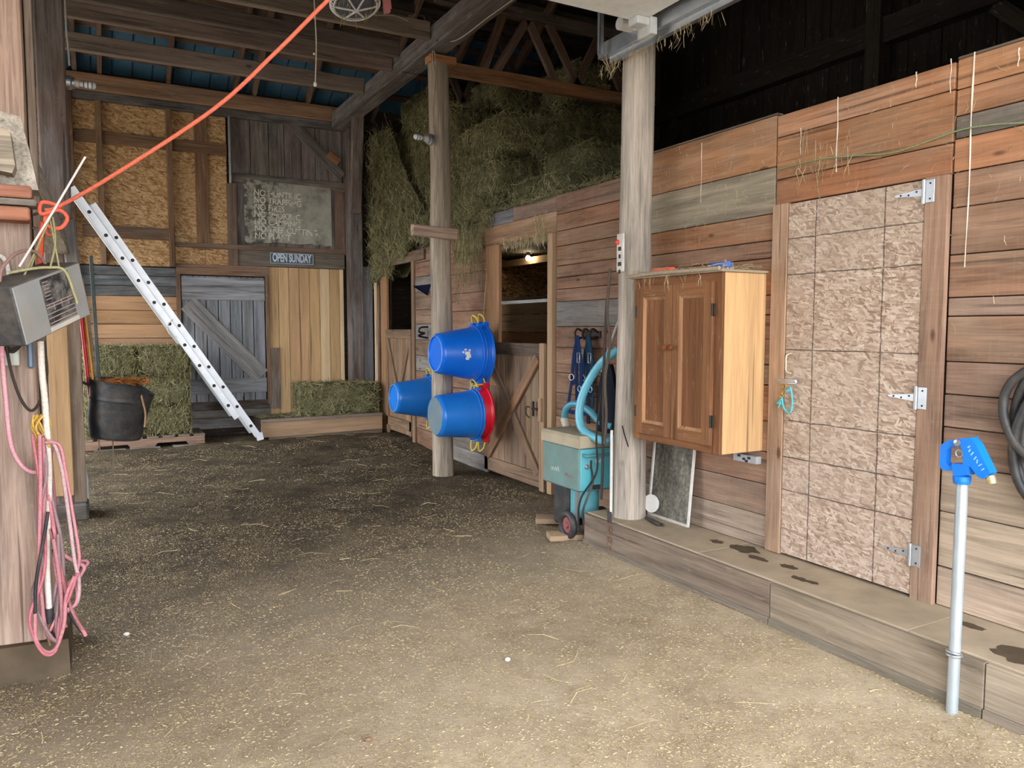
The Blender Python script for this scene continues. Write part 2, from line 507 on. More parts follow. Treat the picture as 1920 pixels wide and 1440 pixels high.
# cut-out not needed: the door hangs in front of the studs
wall_right = struct(obj('wall_right', mb, W_DARK, color=(60, 44, 34), basis=ALONGY), 'tack room wall of horizontal sawn boards')
def row_planks(parent, xf, ya, yb, zs, cols, mat, name='board', t=.026, gap=.005):
    for i in range(len(zs) - 1):
        zt, zb = zs[i], zs[i + 1]
        c = cols[i % len(cols)]
        off = U(0, .006)
        plank(name, (xf + t / 2 - off, yb - .002, (zt + zb) / 2), (xf + t / 2 - off, ya + .002, (zt + zb) / 2), zt - zb - gap, t, mat, parent, jit(c, 7))
OR = (186, 122, 76); OR2 = (176, 112, 70); BR = (158, 112, 84); BR2 = (150, 116, 96); GRN = (156, 144, 118); GRY = (128, 118, 112); PAL = (172, 148, 124)
zsC = [2.74] + zrow(1789, [171, 220, 262, 324, 390, 478, 558, 593, 678, 740, 802, 873, 963, 1068], XT) + [.262]
row_planks(wall_right, XT, -.95, 2.135, zsC, [OR, OR2, GRY, OR2, BR, BR, BR, BR2, BR, BR2, BR2, BR2, PAL, PAL, PAL], W_TACK)
zsD = [2.735] + zrow(1620, [215, 303], XT) + [2.24]
row_planks(wall_right, XT, 2.142, 3.158, zsD, [OR, OR, OR2], W_TACK)
zsA = [2.745] + zrow(1453, [313, 400, 450, 483, 553, 590, 685, 723, 792, 850, 912, 972], XT) + [.262]
row_planks(wall_right, XT, 3.165, 4.43, zsA, [OR, GRN, OR2, BR, OR2, BR, BR, BR2, OR2, BR, BR, BR2, PAL], W_TACK)
# patch of grey-green paint left on the second board
# bark strip capping the wall
for ya, yb, z in ((-.9, 2.14, 2.742), (3.17, 4.43, 2.748)):
    plank('cap_strip', (XT + .03, yb, z + .006), (XT + .03, ya, z + .006), .05, .012, W_ROUGH, wall_right, (120, 100, 84), (1, 0, 0))
# dried white drips on the boards
DRIP = plain('dried_white_drips', (226, 216, 202), .8, 0, .2, .08)
def drip(y, za, zb, w):
    mb = M(); n = 14; pts = []; rs = []
    for i in range(n):
        t = i / (n - 1); pts.append((XT - .0045, y + .002 * math.sin(t * 9 + y * 30), za + (zb - za) * t)); rs.append(w * .8 * (.35 + .65 * abs(math.sin(t * 11 + y * 9))) * (1 - .4 * t) + .0008)
    mb.tube(pts, rs, 6)
    obj('drip_stain', mb, DRIP, wall_right)
for (px, pa, pb, w) in ((1573, 182, 322, .0045), (1828, 98, 500, .0055), (1317, 268, 380, .0022), (1785, 110, 175, .003), (1720, 135, 165, .004), (1912, 90, 125, .004), (1503, 240, 290, .003)):
    a = PX(px, pa, XT); b = PX(px - 2, pb, XT); drip(a.y, a.z, b.z, w)
# wisps of hay caught on the boards
mb = M()
def wisp():
    y = U(.9, 4.4); z = U(2.1, 2.72)
    if U(0, 1) < .35: z = U(1.0, 2.6)
    return (XT - .010, y, z), (0, U(-.5, .5), U(-1, 1)), U(.015, .06)
ribbons(mb, 420, wisp, (.0015, .003))
def clump():
    b = random.choice(((2.98, 2.42), (2.86, 2.40), (2.72, 2.42), (1.75, 2.5), (2.93, 2.5), (2.9, 2.33)))
    return (XT - .012, b[0] + U(-.05, .05), b[1] + U(-.10, .08)), (0, U(-.6, .6), -1), U(.06, .16)
ribbons(mb, 60, clump, (.002, .004))
stuff(obj('hay_wisp', mb, STRAW, wall_right))

# ---- low timber step along the tack wall
step = thing('timber_step', 'low dusty timber step running along the tack room wall', 'step', (3.2, 2.4, 0))
for (ya, yb, c) in ((-.9, 1.66, (166, 148, 124)), (1.665, 2.74, (152, 134, 110)), (2.745, 4.43, (134, 114, 96))):
    plank('step_front', (3.03, yb, .152), (3.03, ya, .152), .20, .06, W_ROUGH, step, c)
    plank('step_sill', (3.024, yb, .03), (3.024, ya, .03), .085, .07, W_ROUGH, step, jit((134, 120, 102), 8))
for (ya, yb) in ((-.9, 2.0), (2.003, 3.3), (3.303, 4.43)):
    plank('step_top', (3.235, yb, .246), (3.235, ya, .246), .415, .03, CONC, step, (150, 134, 112), (1, 0, 0))
plank('step_end', (3.06, 4.415, .13), (3.42, 4.415, .13), .22, .03, W_ROUGH, step, (120, 100, 84))
# dark damp patches tracked onto the step
DAMP = plain('damp_dirt', (88, 76, 62), .9, 0, .2, .2, 12)
for (cx, cy, rx, ry) in ((3.31, 3.22, .07, .10), (3.24, 3.05, .03, .07), (3.27, 2.86, .035, .05), (3.16, 2.70, .025, .06), (3.28, 3.42, .03, .05), (3.17, 2.62, .02, .04), (3.17, 1.62, .08, .10), (3.31, 1.9, .03, .06)):
    mb = M(); k = 18
    ring = [(cx + rx * math.cos(6.283 * i / k) * U(.65, 1.2), cy + ry * math.sin(6.283 * i / k) * U(.65, 1.2), .2635) for i in range(k)]
    mb.prism(ring, (0, 0, -.003)); obj('damp_patch', mb, DAMP, step)

# ---- tack-room door (door_1)
dy0, dy1, dz0, dz1 = 2.255, 3.045, .275, 2.232
dc = Vector((XT - .012, (dy0 + dy1) / 2, (dz0 + dz1) / 2))
lines = []
for (px, py) in ((1600, 434), (1600, 507), (1600, 659), (1600, 803), (1600, 878), (1600, 946)): lines.append((2, PX(px, py, XT).z - dc.z))
for (px, py) in ((1528, 700), (1655, 700)): lines.append((0, -(PX(px, py, XT).y - dc.y)))
OSB_DOOR = osb_mat('osb_weathered_door', [(142, 112, 92), (172, 142, 120), (188, 160, 138), (202, 178, 156), (220, 202, 184)], 1.35, lines, .35)
mb = M(); mb.ebox((XT - .024, dy0, dz0), (XT, dy1, dz1), .003)
door1 = struct(obj('door_1', mb, OSB_DOOR, None, None, dc, ALONGY), 'weathered strand board tack room door with pencilled grid')
trim1 = struct(empty('trim_1', (XT, 2.65, .262)), 'rough sawn door casing')
plank('casing', (XT - .014, 3.103, .265), (XT - .014, 3.103, 2.24), .108, .03, W_TACK, trim1, (190, 146, 112), (0, -1, 0))
plank('casing', (XT - .014, 2.196, .235), (XT - .014, 2.196, 2.24), .112, .03, W_TACK, trim1, (166, 124, 98), (0, -1, 0))
# galvanised strap hinges
for (px, py) in ((1741, 361), (1722, 745), (1713, 1037)):
    p = PX(px, py, XT); p.y = 2.245
    mb = M()
    mb.prism([(XT - .030, 2.262, p.z - .018), (XT - .030, 2.262, p.z + .018), (XT - .030, 2.40, p.z + .004), (XT - .030, 2.40, p.z - .004)], (.006, 0, 0))
    h = obj('strap_hinge', mb, METAL, door1)
    mb = M(); mb.ebox((XT - .036, 2.20, p.z - .052), (XT - .030, 2.243, p.z + .052), .001); obj('hinge_leaf', mb, METAL, h)
    mb = M(); mb.tube([(XT - .036, 2.252, p.z - .055), (XT - .036, 2.252, p.z + .055)], .009, 10); obj('hinge_pin', mb, METAL, h)
    mb = M()
    for (yy, zz) in ((2.29, .006), (2.33, -.004), (2.37, 0), (2.22, .035), (2.22, -.035)): mb.lathe([(.005, 0), (.004, .003), (0, .004)], (XT - .0355 if yy < 2.25 else XT - .0295, yy, p.z + zz), (-1, 0, 0), 8)
    obj('screw', mb, IRON, h)
# pull handle and hasp
a = PX(1484, 662, XT); b = PX(1484, 700, XT)
mb = M(); mb.tube(bez([(XT - .02, 3.0, a.z), (XT - .05, 3.01, a.z - .012), (XT - .052, 3.012, (a.z + b.z) / 2), (XT - .05, 3.01, b.z + .012), (XT - .02, 3.0, b.z)]), .005, 8)
obj('pull_handle', mb, plain('pale_zinc', (200, 196, 176), .4, .5), door1)
hz = PX(1482, 714, XT).z
mb = M(); mb.ebox((XT - .034, 2.96, hz - .016), (XT - .025, 3.10, hz + .012), .002); mb.tube([(XT - .04, 2.955, hz), (XT - .04, 3.075, hz)], .006, 8); mb.lathe([(.012, 0), (.012, .012), (0, .013)], (XT - .03, 2.953, hz), (-1, 0, 0), 10)
obj('hasp', mb, METAL, door1)
mb = M()
mb.torus((XT - .045, 3.03, hz - .03), (1, .5, 0), .013, .003, 14, 6); mb.torus((XT - .045, 3.04, hz - .085), (1, .2, 0), .011, .003, 14, 6)
mb.tube([(XT - .045, 3.03, hz - .04), (XT - .045, 3.045, hz - .06), (XT - .045, 3.04, hz - .078)], .005, 6)
obj('brass_snap', mb, plain('brass', (190, 150, 70), .35, .8), door1)
mb = M(); mb.tube(bez([(XT - .045, 3.04, hz - .09), (XT - .045, 3.035, hz - .13), (XT - .048, 3.01, hz - .165), (XT - .05, 2.975, hz - .17), (XT - .048, 2.965, hz - .12), (XT - .045, 2.975, hz - .06), (XT - .045, 2.985, hz - .03)]), .0055, 7)
mb.tube(bez([(XT - .046, 3.04, hz - .10), (XT - .048, 3.07, hz - .13), (XT - .044, 3.05, hz - .12), (XT - .05, 3.06, hz - .15)]), .006, 7)
mb.tube(bez([(XT - .045, 2.985, hz - .04), (XT - .052, 3.0, hz - .055), (XT - .044, 3.01, hz - .06), (XT - .05, 2.99, hz - .05)]), .006, 7)
obj('twine_loop', mb, ROPE, door1, (96, 190, 200))

# ---- stall wall (right, further back)
wall_stall = struct(empty('wall_stall', (XS, 7.5, 0)), 'board stall wall below the hay loft')
mb = M()
mb.bbox((XS + .026, 4.45, 0), (XS + .06, 5.94, 2.72)); mb.bbox((XS + .026, 7.31, 0), (XS + .06, 9.44, 2.6)); mb.bbox((XS + .026, 10.42, 0), (XS + .06, D, 2.6))
mb.bbox((XS + .026, 5.9, 2.42), (XS + .06, 7.35, 2.72)); mb.bbox((XS + .026, 9.4, 2.42), (XS + .06, 10.5, 2.6))
obj('backing', mb, W_DARK, wall_stall, (54, 40, 30), basis=ALONGY)
BS = (150, 104, 74); BS2 = (140, 98, 72); BG = (124, 118, 116)
zsN = [2.73] + zrow(1100, [390, 423, 453, 492, 515, 538, 563, 612, 653, 703, 743, 790, 840, 880], XS) + [.03]
row_planks(wall_stall, XS, 4.46, 5.935, zsN, [(150, 106, 78), (160, 104, 66), (156, 104, 70), BS, BS2, BS, BS, BG, BS2, BS, BS, BS2, BS, BS2], W_TACK)
# boards over the stall doorway
plank('board', (XS + .013, 7.31, 2.665), (XS + .013, 6.75, 2.665), .13, .026, W_GREY, wall_stall, (126, 124, 126))
plank('board', (XS + .012, 6.745, 2.665), (XS + .012, 5.94, 2.665), .13, .026, W_TACK, wall_stall, (142, 110, 92))
plank('board', (XS + .004, 7.34, 2.495), (XS + .004, 5.92, 2.495), .20, .03, W_TACK, wall_stall, (166, 120, 82))
# boards between the post and the near stall door, then on to the far stall
zsL = [2.62, 2.40, 2.16, 1.94, 1.74, 1.52, 1.30, 1.08, .86, .62, .40, .18, .0]
row_planks(wall_stall, XS, 7.315, 8.35, zsL, [BS, BS, BS2, BS, BS, BS, BS2, BS, BS2, BS, (118, 106, 96), (120, 116, 112)], W_TACK)
row_planks(wall_stall, XS, 8.355, 9.435, [2.55, 2.38, 2.2, 2.0, 1.78, 1.6, 1.4, 1.2, 1.0, .8, .5, .25, .0], [BS2, BS, BG, (126, 96, 70), BS2, BG, (130, 100, 76), BG, BS, BS2, BS, BS2], W_TACK)
for i, (ya, yb) in enumerate(((10.45, 10.62), (10.625, 10.85), (10.855, D - .03))):
    plank('board', (XS + .012, (ya + yb) / 2, .0), (XS + .012, (ya + yb) / 2, 2.3), yb - ya - .006, .026, W_TACK, wall_stall, jit((140, 104, 70), 8), (0, -1, 0))

# near stall doorway (door_2): wide jamb board, casing, half door with an X brace, window above
trim2 = struct(empty('trim_2', (XS, 6.6, 0)), 'stall doorway frame')
plank('jamb_board', (XS - .006, 7.15, .95), (XS - .006, 7.15, 2.40), .29, .035, W_PINE, trim2, (176, 124, 80), (0, -1, 0))
plank('casing', (XS - .010, 5.985, .02), (XS - .010, 5.985, 2.40), .085, .06, W_PINE, trim2, (190, 150, 108), (0, -1, 0))
mb = M(); mb.bbox((XS, 6.03, 1.79), (XS + .05, 7.0, 1.82)); obj('window_sill', mb, W_GREY, trim2, (150, 146, 140), basis=ALONGY)
door2 = struct(empty('door_2', (XS - .02, 6.7, .02)), 'wooden half door of the near stall with an X brace')
dp0, dp1 = 6.07, 7.30
n = 9
for i in range(n):
    ya = dp0 + (dp1 - dp0) * i / n; yb = dp0 + (dp1 - dp0) * (i + 1) / n
    plank('door_board', (XS - .012, (ya + yb) / 2, .05), (XS - .012, (ya + yb) / 2, 1.40), yb - ya - .004, .02, W_ROUGH, door2, jit((150, 116, 86), 9), (0, -1, 0))
xf = XS - .034
plank('door_rail', (xf, dp1, 1.345), (xf, dp0 + .09, 1.345), .12, .024, W_ROUGH, door2, (98, 78, 62))
plank('door_rail', (xf, dp1, .12), (xf, dp0, .12), .14, .024, W_ROUGH, door2, (136, 104, 78))
plank('door_stile', (xf, dp0 + .045, .02), (xf, dp0 + .045, 1.41), .085, .026, W_PINE, door2, (176, 136, 98), (0, -1, 0))
plank('door_stile', (xf, dp1 - .04, .05), (xf, dp1 - .04, 1.28), .08, .024, W_ROUGH, door2, (146, 112, 84), (0, -1, 0))
plank('door_brace', (xf - .004, dp1 - .06, 1.27), (xf - .004, dp0 + .12, .17), .10, .022, W_ROUGH, door2, (140, 106, 78))
plank('door_brace', (xf - .012, dp1 - .06, .20), (xf - .012, dp0 + .12, 1.27), .10, .022, W_ROUGH, door2, (158, 108, 70))
mb = M(); mb.ebox((xf - .03, 6.17, .78), (xf - .012, 6.27, .80), .002); mb.ebox((xf - .03, 6.24, .72), (xf - .012, 6.26, .86), .002); mb.tube(bez([(xf - .03, 6.3, .80), (xf - .05, 6.33, .80), (xf - .05, 6.33, .73), (xf - .03, 6.3, .70)]), .006, 6)
obj('latch', mb, IRON, door2)
plank('latch_block', (xf - .02, 6.115, .68), (xf - .02, 6.115, .90), .05, .03, W_PINE, door2, (186, 146, 106), (0, -1, 0))
# hay fringe hanging from the lintel
mb = M()
ribbons(mb, 420, lambda: ((XS + U(-.03, .05), U(6.02, 6.95), 2.40 - abs(random.gauss(0, .03))), (U(-.3, .3), U(-.5, .5), -1), U(.03, .12)), (.003, .006))
ribbons(mb, 60, lambda: ((XS - .02, U(6.1, 6.3), U(2.35, 2.55)), (0, U(-.3, .3), -1), U(.08, .2)), (.003, .006))
stuff(obj('hay_fringe', mb, STRAW, trim2))

# far stall doorway (door_3): half door with a V brace
trim3 = struct(empty('trim_3', (XS, 9.9, 0)), 'far stall doorway frame')
plank('casing', (XS - .01, 9.40, .02), (XS - .01, 9.40, 2.44), .09, .04, W_ROUGH, trim3, (150, 112, 78), (0, -1, 0))
plank('lintel', (XS - .012, 10.9, 2.47), (XS - .012, 9.0, 2.47), .13, .045, W_ROUGH, trim3, (126, 98, 74))
plank('jamb_board', (XS - .006, 10.53, .05), (XS - .006, 10.53, 2.40), .24, .035, W_PINE, trim3, (176, 124, 78), (0, -1, 0))
plank('pale_batten', (XS - .07, 10.74, .72), (XS - .07, 10.74, 2.2), .05, .03, W_PINE, trim3, (226, 190, 146), (0, -1, 0))
door3 = struct(empty('door_3', (XS - .02, 9.9, .1)), 'wooden half door of the far stall with a V brace')
for i in range(8):
    ya = 9.44 + .98 * i / 8; yb = 9.44 + .98 * (i + 1) / 8
    plank('door_board', (XS - .012, (ya + yb) / 2, .12), (XS - .012, (ya + yb) / 2, 1.5), yb - ya - .004, .02, W_ROUGH, door3, jit((150, 112, 76), 8), (0, -1, 0))
plank('door_rail', (xf, 10.42, 1.47), (xf, 9.44, 1.47), .12, .024, W_ROUGH, door3, (140, 104, 72))
plank('door_rail', (xf, 10.42, .25), (xf, 9.44, .25), .13, .024, W_ROUGH, door3, (140, 104, 72))
plank('door_brace', (xf - .004, 10.36, 1.40), (xf - .004, 9.93, .62), .07, .022, W_ROUGH, door3, (150, 114, 80))
plank('door_brace', (xf - .004, 9.50, 1.40), (xf - .004, 9.93, .62), .07, .022, W_ROUGH, door3, (140, 104, 74))
for yy in (9.48, 10.38): plank('door_stile', (xf, yy, .12), (xf, yy, 1.42), .07, .024, W_ROUGH, door3, (144, 108, 76), (0, -1, 0))

# inside of the stalls: partition boards, strand-board lining, a beam and a lit bulb
wall_in = struct(empty('wall_stall_inside', (5.4, 7, 0)), 'lining inside the stalls')
for i, (za, zb) in enumerate(((1.93, 1.73), (1.725, 1.5), (1.495, 1.3))):
    plank('board', (5.0, 10.5, (za + zb) / 2), (5.0, 5.2, (za + zb) / 2), za - zb - .006, .03, W_PINE, wall_in, jit((182, 140, 92) if i < 2 else (170, 108, 60), 5))
plank('board', (4.99, 10.5, 1.94), (4.99, 5.2, 1.94), .05, .02, W_GREY, wall_in, (128, 122, 118), (1, 0, 0))
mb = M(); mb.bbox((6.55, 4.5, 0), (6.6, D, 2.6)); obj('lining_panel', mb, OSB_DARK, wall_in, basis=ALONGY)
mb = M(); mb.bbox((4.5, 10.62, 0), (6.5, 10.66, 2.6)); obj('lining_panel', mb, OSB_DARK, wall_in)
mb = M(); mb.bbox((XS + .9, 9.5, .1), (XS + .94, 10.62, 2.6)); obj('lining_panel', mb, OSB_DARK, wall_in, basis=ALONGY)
bp = PX(1000, 484, 5.6)
plank('beam', (5.62, 10.55, bp.z - .03), (5.62, 5.0, bp.z - .03), .10, .08, W_PINE, wall_in, (206, 160, 100))
lamp = thing('stall_bulb', 'lit bare bulb hanging inside the near stall', 'light bulb', (5.5, PX(990, 484, 5.5).y, PX(990, 484, 5.5).z))
q = PX(990, 484, 5.5)
mb = M(); mb.ball(q, .035, 14, (1, 1, 1.15)); obj('bulb', mb, BULB_LIT, lamp)
mb = M(); mb.lathe([(.02, .03), (.024, .05), (.024, .10), (0, .1)], q, (0, 0, 1), 12); mb.tube([q + Vector((0, 0, .1)), (q.x, q.y, 2.62)], .004, 6); obj('socket', mb, RUBBER, lamp)

# ---- loft floor above the stalls and tack room
loft = struct(empty('floor_loft', (5.2, 6, 2.66)), 'loft deck carrying the hay')
for i in range(14):
    ya = 4.46 + i * (D - 4.46) / 14
    plank('deck_board', (XS + .07, ya + .237, 2.64), (6.75, ya + .237, 2.64), .468, .03, W_DARK, loft, (96, 78, 60), (0, 1, 0))
mb = M(); mb.bbox((XT + .14, -1, 2.60), (6.75, 4.45, 2.64)); obj('deck_panel', mb, W_DARK, loft, (80, 66, 54))

# ---- dark far wall of the loft
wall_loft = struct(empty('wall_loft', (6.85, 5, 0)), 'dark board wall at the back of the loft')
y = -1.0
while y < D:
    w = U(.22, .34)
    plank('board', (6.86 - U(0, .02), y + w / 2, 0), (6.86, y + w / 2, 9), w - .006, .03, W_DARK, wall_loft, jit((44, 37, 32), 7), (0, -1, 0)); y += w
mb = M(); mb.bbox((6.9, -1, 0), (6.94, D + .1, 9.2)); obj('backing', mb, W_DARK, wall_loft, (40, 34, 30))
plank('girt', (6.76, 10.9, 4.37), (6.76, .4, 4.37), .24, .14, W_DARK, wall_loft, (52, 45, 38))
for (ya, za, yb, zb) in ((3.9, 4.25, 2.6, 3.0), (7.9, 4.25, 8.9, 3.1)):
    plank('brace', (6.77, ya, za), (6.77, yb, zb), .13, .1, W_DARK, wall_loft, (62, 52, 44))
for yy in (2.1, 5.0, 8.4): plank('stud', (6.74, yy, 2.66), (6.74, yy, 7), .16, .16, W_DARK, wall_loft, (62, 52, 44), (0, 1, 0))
# tack room behind, front wall over the doorway, unseen side bay added to light the back wall
mb = M(); mb.bbox((-2.35, -1.12, 3.5), (6.9, -1, 8.2)); mb.bbox((3.62, -1.12, 0), (6.9, -1, 3.5))
struct(obj('wall_front', mb, W_DARK, None, (110, 90, 72)), 'front wall with the open overhead doorway')
mb = M(); mb.bbox((-2.35, -1.1, 0), (-2.25, 5.6, 9)); mb.bbox((-2.35, 5.6, 3.35), (-2.25, D, 9))
struct(obj('wall_left', mb, W_DARK, None, (110, 90, 72)), 'left wall with an unseen side bay added to light the back')

# ---- roof: blue metal low down, boards higher up, rafters and purlins below
SL = .52
def rz(y): return 4.72 + (D + .1 - y) * SL
ceiling = struct(empty('ceiling', (1.5, 8, 5)), 'sloping barn roof on rafters and purlins')
mb = M(); x = -4.0
sheet_lo = 9.75
while x < 6.9:
    mb.add([(x, D + .4, rz(D + .4)), (x + .20, D + .4, rz(D + .4)), (x + .20, sheet_lo, rz(sheet_lo)), (x, sheet_lo, rz(sheet_lo))], [(0, 1, 2, 3)])
    mb.add([(x + .20, D + .4, rz(D + .4)), (x + .215, D + .4, rz(D + .4) + .03), (x + .215, sheet_lo, rz(sheet_lo) + .03), (x + .20, sheet_lo, rz(sheet_lo))], [(0, 1, 2, 3)])
    mb.add([(x + .215, D + .4, rz(D + .4) + .03), (x + .23, D + .4, rz(D + .4)), (x + .23, sheet_lo, rz(sheet_lo)), (x + .215, sheet_lo, rz(sheet_lo) + .03)], [(0, 1, 2, 3)])
    x += .23
obj('roof_sheet', mb, BLUE_SHEET, ceiling)
y = sheet_lo
ridge = 4.6
def rz2(y): return rz(y) if y >= ridge else rz(ridge) - (ridge - y) * SL
mb = M(); mb.add([(-4.1, D + .5, rz(D + .5) + .09), (7, D + .5, rz(D + .5) + .09), (7, ridge, rz(ridge) + .08), (-4.1, ridge, rz(ridge) + .08)], [(0, 1, 2, 3)])
mb.add([(-4.1, ridge, rz(ridge) + .08), (7, ridge, rz(ridge) + .08), (7, -1.3, rz2(-1.3) + .08), (-4.1, -1.3, rz2(-1.3) + .08)], [(0, 1, 2, 3)])
obj('roof_cover', mb, W_DARK, ceiling, (60, 52, 46))
y = sheet_lo
while y > ridge + .1:
    plank('sheathing_board', (-4, y - .08, rz(y - .08) + .02), (6.9, y - .08, rz(y - .08) + .02), .17, .025, W_DARK, ceiling, jit((84, 70, 58), 8), (0, -1, SL)); y -= .24
for xr in (-.9, -.06, .21, .99, 1.80, 2.05, 2.77, 3.75, 4.6, 5.5):
    plank('rafter', (xr, D + .1, rz(D + .1) - .09), (xr, ridge, rz(ridge) - .09), .15, .05, W_ROUGH, ceiling, jit((112, 78, 54), 8), (0, SL, 1))
for yy in (10.85, 10.45, 9.9, 9.3):
    plank('purlin', (-2, yy, rz(yy) - .02), (6.5, yy, rz(yy) - .02), .09, .04, W_ROUGH, ceiling, jit((104, 76, 56), 8), (0, -1, SL))

# ================================================================== BACK WALL
wall_back = struct(empty('wall_back', (1.5, D, 0)), 'back wall of strand board, grey boards and pine')
def BW(px, py, y=D): return PY(px, py, y)
mb = M(); mb.bbox((-2.35, D + .06, 0), (6.9, D + .10, 5.0)); obj('backing', mb, W_DARK, wall_back, (58, 46, 38))
def panel(name, a, b, mat, col=(170, 130, 90), t=.02, y=D, vert=False):
    """a flat board or sheet between two corners given in wall coordinates (x,z)"""
    (xa, za), (xb, zb) = a, b
    mb = M(); mb.ebox((min(xa, xb), y, min(za, zb)), (max(xa, xb), y + t, max(za, zb)), .002)
    c = ((xa + xb) / 2, y + t / 2, (za + zb) / 2)
    return obj(name, mb, mat, wall_back, col, c, VERT2 if vert else None)
VERT2 = Matrix(((0, 0, -1), (0, 1, 0), (1, 0, 0)))
X0 = BW(138, 300).x
zt = 4.46; zb_osb = BW(250, 498).z
xs = [BW(p, 330).x for p in (60, 188, 318, 382, 426)]
for i in range(4):
    for (z1, z2) in ((zt, BW(250, 262).z), (BW(250, 262).z, BW(250, 440).z), (BW(250, 440).z, zb_osb)):
        panel('strand_panel', (xs[i] + .002, z1 - .002), (xs[i + 1] - .002, z2 + .002), OSB_BACK, y=D + .02)
# studs and girts over the strand board
SB = (140, 100, 68)
for px, w, y in ((188, .07, D - .05), (318, .07, D - .05), (378, .16, D - .01)):
    xx = BW(px, 330).x; plank('stud', (xx, y, zb_osb if px < 370 else BW(378, 468).z), (xx, y, zt), w, .08 if px < 370 else .03, W_ROUGH, wall_back, jit(SB, 8), (1, 0, 0))
for (pa, pb, col) in (((140, 258), (425, 278), (134, 96, 66)), ((150, 428), (322, 444), (116, 84, 60))):
    za = BW(*pa).z; zz = BW(*pb).z; z = (za + zz) / 2
    plank('girt', (BW(pa[0], 300).x, D - .015, z), (BW(pb[0], 300).x, D - .015, z), .15, .035, W_ROUGH, wall_back, col)
plank('corner_post', (BW(130, 300).x - .02, D - .08, 0), (BW(130, 300).x - .02, D - .08, 4.5), .14, .12, W_ROUGH, wall_back, (110, 76, 54), (1, 0, 0))
# vertical grey boards in the top right bay
xa = BW(432, 300).x; xb = BW(648, 300).x; x = xa; i = 0
zlow = BW(540, 345).z - .95
while x < xb - .02:
    w = min(U(.19, .27), xb - x)
    plank('grey_board', (x + w / 2, D + .01, zlow), (x + w / 2, D + .01, zt), w - .008, .03, W_GREY, wall_back, jit((122, 108, 100), 10), (1, 0, 0)); x += w
plank('rail', (xa, D - .02, BW(540, 343).z), (xb, D - .02, BW(540, 343).z), .12, .04, W_GREY, wall_back, (124, 110, 98))
plank('diagonal_brace', (BW(528, 212).x, D - .04, BW(528, 212).z), (BW(640, 333).x, D - .04, BW(640, 333).z), .15, .05, W_GREY, wall_back, (120, 108, 100))
plank('short_block', (BW(612, 290).x, D - .07, BW(612, 290).z), (BW(633, 307).x, D - .07, BW(633, 307).z), .10, .03, W_PINE, wall_back, (170, 112, 70))
plank('rail', (BW(325, 462).x, D - .03, BW(490, 466).z), (BW(650, 470).x, D - .03, BW(490, 466).z), .06, .06, W_ROUGH, wall_back, (124, 94, 72))
plank('wide_board', (BW(440, 485).x, D - .01, BW(540, 485).z), (BW(645, 485).x, D - .01, BW(540, 485).z), .24, .03, W_ROUGH, wall_back, (120, 108, 92))
plank('stud', (BW(434, 400).x, D - .03, BW(434, 498).z), (BW(434, 400).x, D - .03, BW(434, 345).z), .12, .05, W_ROUGH, wall_back, (122, 96, 78), (1, 0, 0))
plank('stud', (BW(633, 400).x + .02, D - .02, BW(633, 470).z), (BW(633, 400).x + .02, D - .02, BW(633, 345).z), .14, .03, W_ROUGH, wall_back, (124, 92, 74), (1, 0, 0))
# boards at the lower left
xl = -.6; xr = BW(332, 600).x
for (pa, pb, c, m) in ((500, 517, (96, 96, 100), W_GREY), (517, 536, (90, 92, 98), W_GREY), (536, 555, (100, 98, 98), W_GREY), (555, 582, (190, 140, 92), W_PINE), (582, 608, (184, 132, 84), W_PINE), (608, 634, (192, 142, 92), W_PINE), (634, 690, (180, 132, 88), W_PINE), (690, 760, (150, 112, 80), W_PINE), (760, 800, (120, 100, 84), W_ROUGH)):
    z1 = BW(250, pa).z; z2 = BW(250, pb).z
    plank('board', (xl, D + .01, (z1 + z2) / 2), (xr, D + .01, (z1 + z2) / 2), z1 - z2 - .006, .03, m, wall_back, jit(c, 6))
# header over the plank door, knotty pine to the right of it
zh = BW(420, 507).z
plank('door_header', (BW(330, 507).x, D - .015, zh), (BW(503, 507).x, D - .015, zh), .14, .04, W_ROUGH, wall_back, (150, 108, 78))
x = BW(503, 600).x; xe = BW(645, 600).x; ztop = BW(570, 503).z; k = 0
while x < xe - .02:
    w = min(.145, xe - x)
    plank('pine_board', (x + w / 2, D + .005, .30), (x + w / 2, D + .005, ztop), w - .005, .03, W_PINE, wall_back, jit((212, 164, 106) if k not in (5, 7) else (232, 196, 140), 7), (1, 0, 0)); x += w; k += 1
plank('grey_offcut', (BW(514, 690).x, D - .03, .42), (BW(514, 690).x, D - .03, BW(514, 652).z), .15, .03, W_GREY, wall_back, (132, 112, 92), (1, 0, 0))
# threshold boards under the plank door
for (pa, pb, c) in ((752, 768, (84, 72, 60)), (768, 783, (116, 110, 102)), (783, 803, (102, 94, 86))):
    z1 = BW(410, pa).z; z2 = BW(410, pb).z
    plank('threshold_board', (xr - .1, D - .02, (z1 + z2) / 2), (BW(505, 700).x, D - .02, (z1 + z2) / 2), z1 - z2 - .005, .04, W_GREY, wall_back, c)

